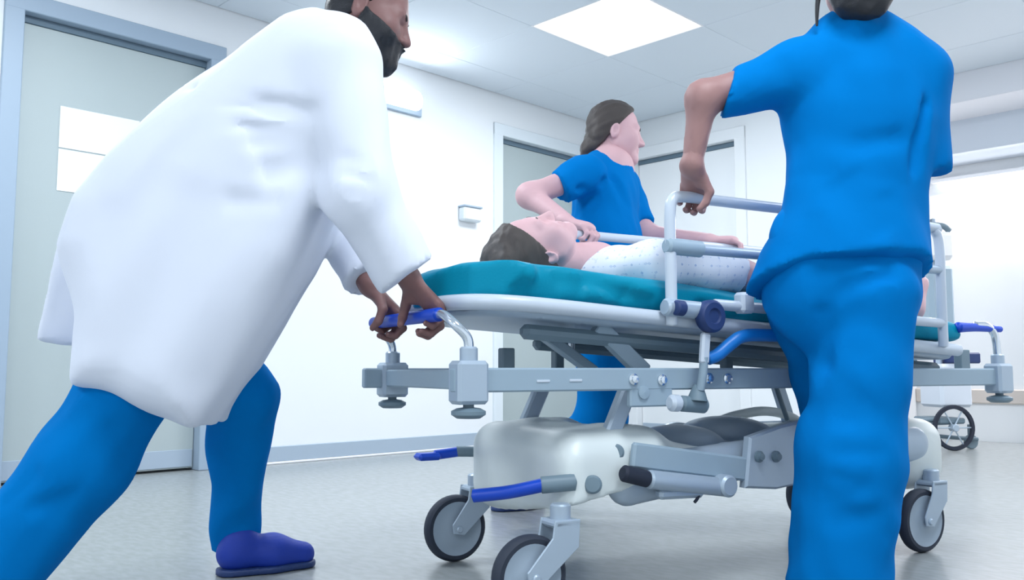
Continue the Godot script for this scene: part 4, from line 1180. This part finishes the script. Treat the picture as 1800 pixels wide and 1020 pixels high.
# ---------------------------------------------------------------- distance fields for soft shapes
class Prim:
	var kind := 0            # 0 tapered capsule, 1 ellipsoid, 2 rounded box, 3 extruded rounded outline
	var op := 0              # 0 add, 1 carve
	var a: Vector3
	var b: Vector3
	var ba: Vector3
	var inv := 0.0
	var ra := 0.0
	var rb := 0.0
	var k := 0.02
	var flat := false
	var nf: Vector3
	var f2 := 1.0
	var f4 := 1.0
	var cap := false
	var cn: Vector3
	var hollow := 0.0
	var bi: Basis
	var r: Vector3
	var rnd := 0.0
	var poly: PackedVector2Array
	var g := PackedFloat32Array()
	var g0: Vector2
	var gs := 0.02
	var gw := 0
	var gh := 0

	func dist(p: Vector3) -> float:
		if kind == 0:
			var q := p - a
			var t := clampf(q.dot(ba) * inv, 0.0, 1.25 if cap else 1.0)
			q -= ba * t
			var rr := ra + (rb - ra) * t
			var d: float
			if flat:
				var qn := q.dot(nf)
				var s := q.length_squared() - qn * qn
				var k1 := sqrt(s + qn * qn / f4)
				if k1 < 1e-5:
					d = -rr * minf(1.0, sqrt(f2))
				else:
					var k0 := sqrt(s + qn * qn / f2)
					d = k0 * (k0 - rr) / k1
			else:
				d = q.length() - rr
			if cap:
				var c := (p - b).dot(cn)
				d = maxf(d, c)
				if hollow > 0.0:
					d = maxf(d, -maxf(d + 0.036, -(c + hollow)))
			return d
		if kind == 1:
			var q := bi * (p - a)
			var k0 := (q / r).length()
			var k1 := (q / (r * r)).length()
			if k1 < 1e-5:
				return -minf(r.x, minf(r.y, r.z))
			return k0 * (k0 - 1.0) / k1
		if kind == 2:
			var q := (bi * (p - a)).abs() - r + Vector3(rnd, rnd, rnd)
			return q.max(Vector3.ZERO).length() + minf(maxf(q.x, maxf(q.y, q.z)), 0.0) - rnd
		var w := bi * (p - a)
		var gx := clampf((w.x - g0.x) / gs, 0.0, gw - 1.001)
		var gy := clampf((w.y - g0.y) / gs, 0.0, gh - 1.001)
		var xi := int(gx)
		var yi := int(gy)
		var at := yi * gw + xi
		var fx := gx - xi
		var fy := gy - yi
		var dg := lerpf(lerpf(g[at], g[at + 1], fx), lerpf(g[at + gw], g[at + gw + 1], fx), fy)
		var u := dg + rnd
		var z := absf(w.z) - r.z + rnd
		return Vector2(maxf(u, 0.0), maxf(z, 0.0)).length() + minf(maxf(u, z), 0.0) - rnd

	# signed distance to the outline, kept on a grid
	func bake() -> void:
		var lo := poly[0]
		var hi := poly[0]
		for q in poly:
			lo = lo.min(q); hi = hi.max(q)
		g0 = lo - Vector2(0.16, 0.16)
		var sz := hi - lo + Vector2(0.32, 0.32)
		gs = maxf(maxf(sz.x, sz.y) / 70.0, 0.008)
		gw = int(ceil(sz.x / gs)) + 2
		gh = int(ceil(sz.y / gs)) + 2
		g.resize(gw * gh)
		for y in gh:
			for x in gw:
				g[y * gw + x] = flat_dist(g0 + Vector2(x, y) * gs)

	func flat_dist(e: Vector2) -> float:
		var m := poly.size()
		var dd := INF
		var inside := false
		var j := m - 1
		for i in m:
			var pi := poly[i]
			var pj := poly[j]
			var ed := pj - pi
			var ww := e - pi
			var bb := ww - ed * clampf(ww.dot(ed) / ed.length_squared(), 0.0, 1.0)
			dd = minf(dd, bb.length_squared())
			if (pi.y > e.y) != (pj.y > e.y) and e.x < ed.x * (e.y - pi.y) / ed.y + pi.x:
				inside = not inside
			j = i
		dd = sqrt(dd)
		return -dd if inside else dd

	func reach() -> float:
		if kind == 0:
			return maxf(ra, rb) * maxf(1.0, sqrt(f2) if flat else 1.0)
		if kind == 1:
			return maxf(r.x, maxf(r.y, r.z))
		return r.length()

class Sdf:
	var prims: Array[Prim] = []
	var gr := []      # folds: [a, b, width, depth]
	var cuts := []    # [point, normal]
	var wr: FastNoiseLite
	var wr_amp := 0.0
	var wr_dir := Vector3.ZERO
	var wr_keep := 1.0
	var swell := 0.0

	func _init(kk := 0.02) -> void:
		k0 = kk
	var k0 := 0.02

	func cone(a: Vector3, b: Vector3, ra: float, rb: float, k := -1.0, nf := Vector3.ZERO, f := 1.0) -> Prim:
		var p := Prim.new()
		p.a = a; p.b = b; p.ba = b - a
		p.inv = 1.0 / maxf(p.ba.length_squared(), 1e-9)
		p.ra = ra; p.rb = rb; p.k = k0 if k < 0.0 else k
		if nf != Vector3.ZERO:
			p.flat = true; p.nf = nf.normalized(); p.f2 = f * f; p.f4 = p.f2 * p.f2
		prims.append(p)
		return p

	# tapered capsule that ends flat (hem, cuff) at b; the opening is hollow
	func sleeve(a: Vector3, b: Vector3, ra: float, rb: float, k := -1.0, nf := Vector3.ZERO, f := 1.0, cn := Vector3.ZERO, hollow := 0.03) -> Prim:
		var p := cone(a, b, ra, rb, k, nf, f)
		p.cap = true
		p.cn = (p.ba if cn == Vector3.ZERO else cn).normalized()
		p.hollow = hollow
		return p

	func chain(pts: Array, rs: Array, k := -1.0, nf := Vector3.ZERO, f := 1.0) -> void:
		for i in pts.size() - 1:
			cone(pts[i], pts[i + 1], rs[i], rs[i + 1], k, nf, f)

	func ell(c: Vector3, r: Vector3, bas := Basis(), k := -1.0) -> Prim:
		var p := Prim.new()
		p.kind = 1; p.a = c; p.b = c; p.r = r; p.bi = bas.transposed(); p.k = k0 if k < 0.0 else k
		prims.append(p)
		return p

	func rbox(c: Vector3, size: Vector3, rnd: float, bas := Basis(), k := -1.0) -> Prim:
		var p := Prim.new()
		p.kind = 2; p.a = c; p.b = c; p.r = size * 0.5; p.rnd = rnd; p.bi = bas.transposed(); p.k = k0 if k < 0.0 else k
		prims.append(p)
		return p

	func outline(o: Vector3, pts: Array, half: float, rnd: float, bas := Basis(), k := -1.0) -> Prim:
		var p := Prim.new()
		p.kind = 3; p.a = o; p.b = o; p.rnd = rnd; p.bi = bas.transposed(); p.k = k0 if k < 0.0 else k
		var far := 0.0
		for q: Vector3 in pts:
			var w := p.bi * (q - o)
			p.poly.append(Vector2(w.x, w.y))
			far = maxf(far, Vector2(w.x, w.y).length())
		p.r = Vector3(far, 0, half)
		p.bake()
		prims.append(p)
		return p

	func carve(p: Prim) -> Prim:
		p.op = 1
		return p

	func fold(a: Vector3, b: Vector3, width: float, depth: float) -> void:
		gr.append([a, b, width, depth])

	# cloth wrinkles: long ripples that run along "dir"
	func wrinkle(amp: float, per_metre: float, dir: Vector3, stretch: float, sd: int) -> void:
		wr = FastNoiseLite.new()
		wr.noise_type = FastNoiseLite.TYPE_SIMPLEX_SMOOTH
		wr.seed = sd
		wr.frequency = per_metre
		wr.fractal_octaves = 2
		wr_amp = amp
		wr_dir = dir.normalized()
		wr_keep = 1.0 - 1.0 / stretch

	func cut(point: Vector3, normal: Vector3) -> void:
		cuts.append([point, normal.normalized()])

	func value(p: Vector3, list: Array[Prim], folds: Array) -> float:
		var d := 1e3
		for q in list:
			var e := q.dist(p)
			if q.op == 0:
				var h := maxf(q.k - absf(d - e), 0.0)
				d = minf(d, e) - (h * h / (4.0 * q.k) if h > 0.0 else 0.0)
			else:
				var h := maxf(q.k - absf(d + e), 0.0)
				d = maxf(d, -e) + (h * h / (4.0 * q.k) if h > 0.0 else 0.0)
		d -= swell
		for g in folds:
			var ga: Vector3 = g[0]
			var gb: Vector3 = g[1] - ga
			var gp := p - ga
			var t := clampf(gp.dot(gb) / gb.length_squared(), 0.0, 1.0)
			var x: float = (gp - gb * t).length_squared() / (g[2] * g[2])
			if x < 6.0:
				d += g[3] * exp(-x) * smoothstep(0.0, 0.2, minf(t, 1.0 - t) + 0.05)
		if wr != null and absf(d) < 0.08:
			var w := p - wr_dir * (p.dot(wr_dir) * wr_keep)
			d += wr_amp * wr.get_noise_3dv(w)
		for c in cuts:
			d = maxf(d, (p - c[0]).dot(c[1]))
		return d

	# surface nets, visiting only blocks near the surface; result goes into the mesh builder
	func into(mb: MB, cell: float) -> MB:
		const B := 6
		var lo := Vector3(INF, INF, INF)
		var hi := -lo
		for q in prims:
			if q.op == 0:
				var e := Vector3.ONE * (q.reach() + 0.02 + cell)
				var qb := q.b + (q.ba * 0.02 if q.cap else Vector3.ZERO)
				lo = lo.min(q.a - e).min(qb - e)
				hi = hi.max(q.a + e).max(qb + e)
		var bs := cell * B
		var nb := Vector3i(((hi - lo) / bs).ceil())
		var nx := nb.x * B
		var ny := nb.y * B
		var nz := nb.z * B
		var vid := PackedInt32Array()
		vid.resize(nx * ny * nz)
		vid.fill(-1)
		var edges := PackedInt32Array()
		var R := bs * 0.5 * sqrt(3.0)
		var base := mb.v.size()
		var from := mb.ix.size()
		var val := PackedFloat32Array()
		const S := B + 1
		val.resize(S * S * S)
		for bz in nb.z:
			for by in nb.y:
				for bx in nb.x:
					var org := lo + Vector3(bx, by, bz) * bs
					var mid := org + Vector3.ONE * bs * 0.5
					var near: Array[Prim] = []
					var best := 1e3
					var ds := PackedFloat32Array()
					for q in prims:
						var e := q.dist(mid)
						ds.append(e)
						if q.op == 0:
							best = minf(best, e)
					if best > R * 1.3 + 0.03:
						continue
					for i in prims.size():
						var q := prims[i]
						if q.op == 0:
							if ds[i] < best + 2.4 * R + q.k: near.append(q)
						elif ds[i] < R * 1.35 + q.k: near.append(q)
					var out := false
					for c in cuts:
						if (mid - c[0]).dot(c[1]) > R * 1.05: out = true
					if out: continue
					var folds := []
					for g in gr:
						var ga: Vector3 = g[0]
						var gb: Vector3 = g[1] - ga
						var gp := mid - ga
						var t := clampf(gp.dot(gb) / gb.length_squared(), 0.0, 1.0)
						if (gp - gb * t).length() < R + g[2] * 2.5: folds.append(g)
					if absf(value(mid, near, folds)) > R * 1.3 + (0.03 if folds.size() > 0 else 0.0):
						continue
					var at := 0
					for z in S:
						for y in S:
							for x in S:
								val[at] = value(org + Vector3(x, y, z) * cell, near, folds)
								at += 1
					for z in B:
						for y in B:
							for x in B:
								var o := (z * S + y) * S + x
								var c0 := val[o]; var c1 := val[o + 1]; var c2 := val[o + S]; var c3 := val[o + S + 1]
								var c4 := val[o + S * S]; var c5 := val[o + S * S + 1]; var c6 := val[o + S * S + S]; var c7 := val[o + S * S + S + 1]
								var neg := int(c0 < 0.0) + int(c1 < 0.0) + int(c2 < 0.0) + int(c3 < 0.0) + int(c4 < 0.0) + int(c5 < 0.0) + int(c6 < 0.0) + int(c7 < 0.0)
								if neg == 0 or neg == 8:
									continue
								var sum := Vector3.ZERO
								var cnt := 0
								if (c0 < 0.0) != (c1 < 0.0): sum += Vector3(c0 / (c0 - c1), 0, 0); cnt += 1
								if (c2 < 0.0) != (c3 < 0.0): sum += Vector3(c2 / (c2 - c3), 1, 0); cnt += 1
								if (c4 < 0.0) != (c5 < 0.0): sum += Vector3(c4 / (c4 - c5), 0, 1); cnt += 1
								if (c6 < 0.0) != (c7 < 0.0): sum += Vector3(c6 / (c6 - c7), 1, 1); cnt += 1
								if (c0 < 0.0) != (c2 < 0.0): sum += Vector3(0, c0 / (c0 - c2), 0); cnt += 1
								if (c1 < 0.0) != (c3 < 0.0): sum += Vector3(1, c1 / (c1 - c3), 0); cnt += 1
								if (c4 < 0.0) != (c6 < 0.0): sum += Vector3(0, c4 / (c4 - c6), 1); cnt += 1
								if (c5 < 0.0) != (c7 < 0.0): sum += Vector3(1, c5 / (c5 - c7), 1); cnt += 1
								if (c0 < 0.0) != (c4 < 0.0): sum += Vector3(0, 0, c0 / (c0 - c4)); cnt += 1
								if (c1 < 0.0) != (c5 < 0.0): sum += Vector3(1, 0, c1 / (c1 - c5)); cnt += 1
								if (c2 < 0.0) != (c6 < 0.0): sum += Vector3(0, 1, c2 / (c2 - c6)); cnt += 1
								if (c3 < 0.0) != (c7 < 0.0): sum += Vector3(1, 1, c3 / (c3 - c7)); cnt += 1
								var gx := bx * B + x
								var gy := by * B + y
								var gz := bz * B + z
								var id := (gz * ny + gy) * nx + gx
								vid[id] = mb.v.size()
								mb.v.append(org + (Vector3(x, y, z) + sum / cnt) * cell)
								if (c0 < 0.0) != (c1 < 0.0): edges.append(id * 8 + (1 if c0 < 0.0 else 0))
								if (c0 < 0.0) != (c2 < 0.0): edges.append(id * 8 + 2 + (1 if c0 < 0.0 else 0))
								if (c0 < 0.0) != (c4 < 0.0): edges.append(id * 8 + 4 + (1 if c0 < 0.0 else 0))
		for e in edges:
			var id := e >> 3
			var ax := (e & 7) >> 1
			var inw := (e & 1) == 1
			var s1 := nx if ax == 0 else 1
			var s2 := nx * ny if ax != 2 else nx
			if id - s1 - s2 < 0:
				continue
			var A := vid[id]; var Bv := vid[id - s1]; var C := vid[id - s1 - s2]; var D := vid[id - s2]
			if A < 0 or Bv < 0 or C < 0 or D < 0:
				continue
			# Godot's front faces run clockwise
			var flip := inw != (ax == 1)
			if flip:
				mb.ix.append_array(PackedInt32Array([A, C, Bv, A, D, C]))
			else:
				mb.ix.append_array(PackedInt32Array([A, Bv, C, A, C, D]))
		# normals
		mb.n.resize(mb.v.size())
		for i in range(from, mb.ix.size(), 3):
			var a := mb.ix[i]; var b := mb.ix[i + 1]; var c := mb.ix[i + 2]
			var m := (mb.v[c] - mb.v[a]).cross(mb.v[b] - mb.v[a])
			mb.n[a] += m; mb.n[b] += m; mb.n[c] += m
		for i in range(base, mb.n.size()):
			mb.n[i] = mb.n[i].normalized()
		return mb
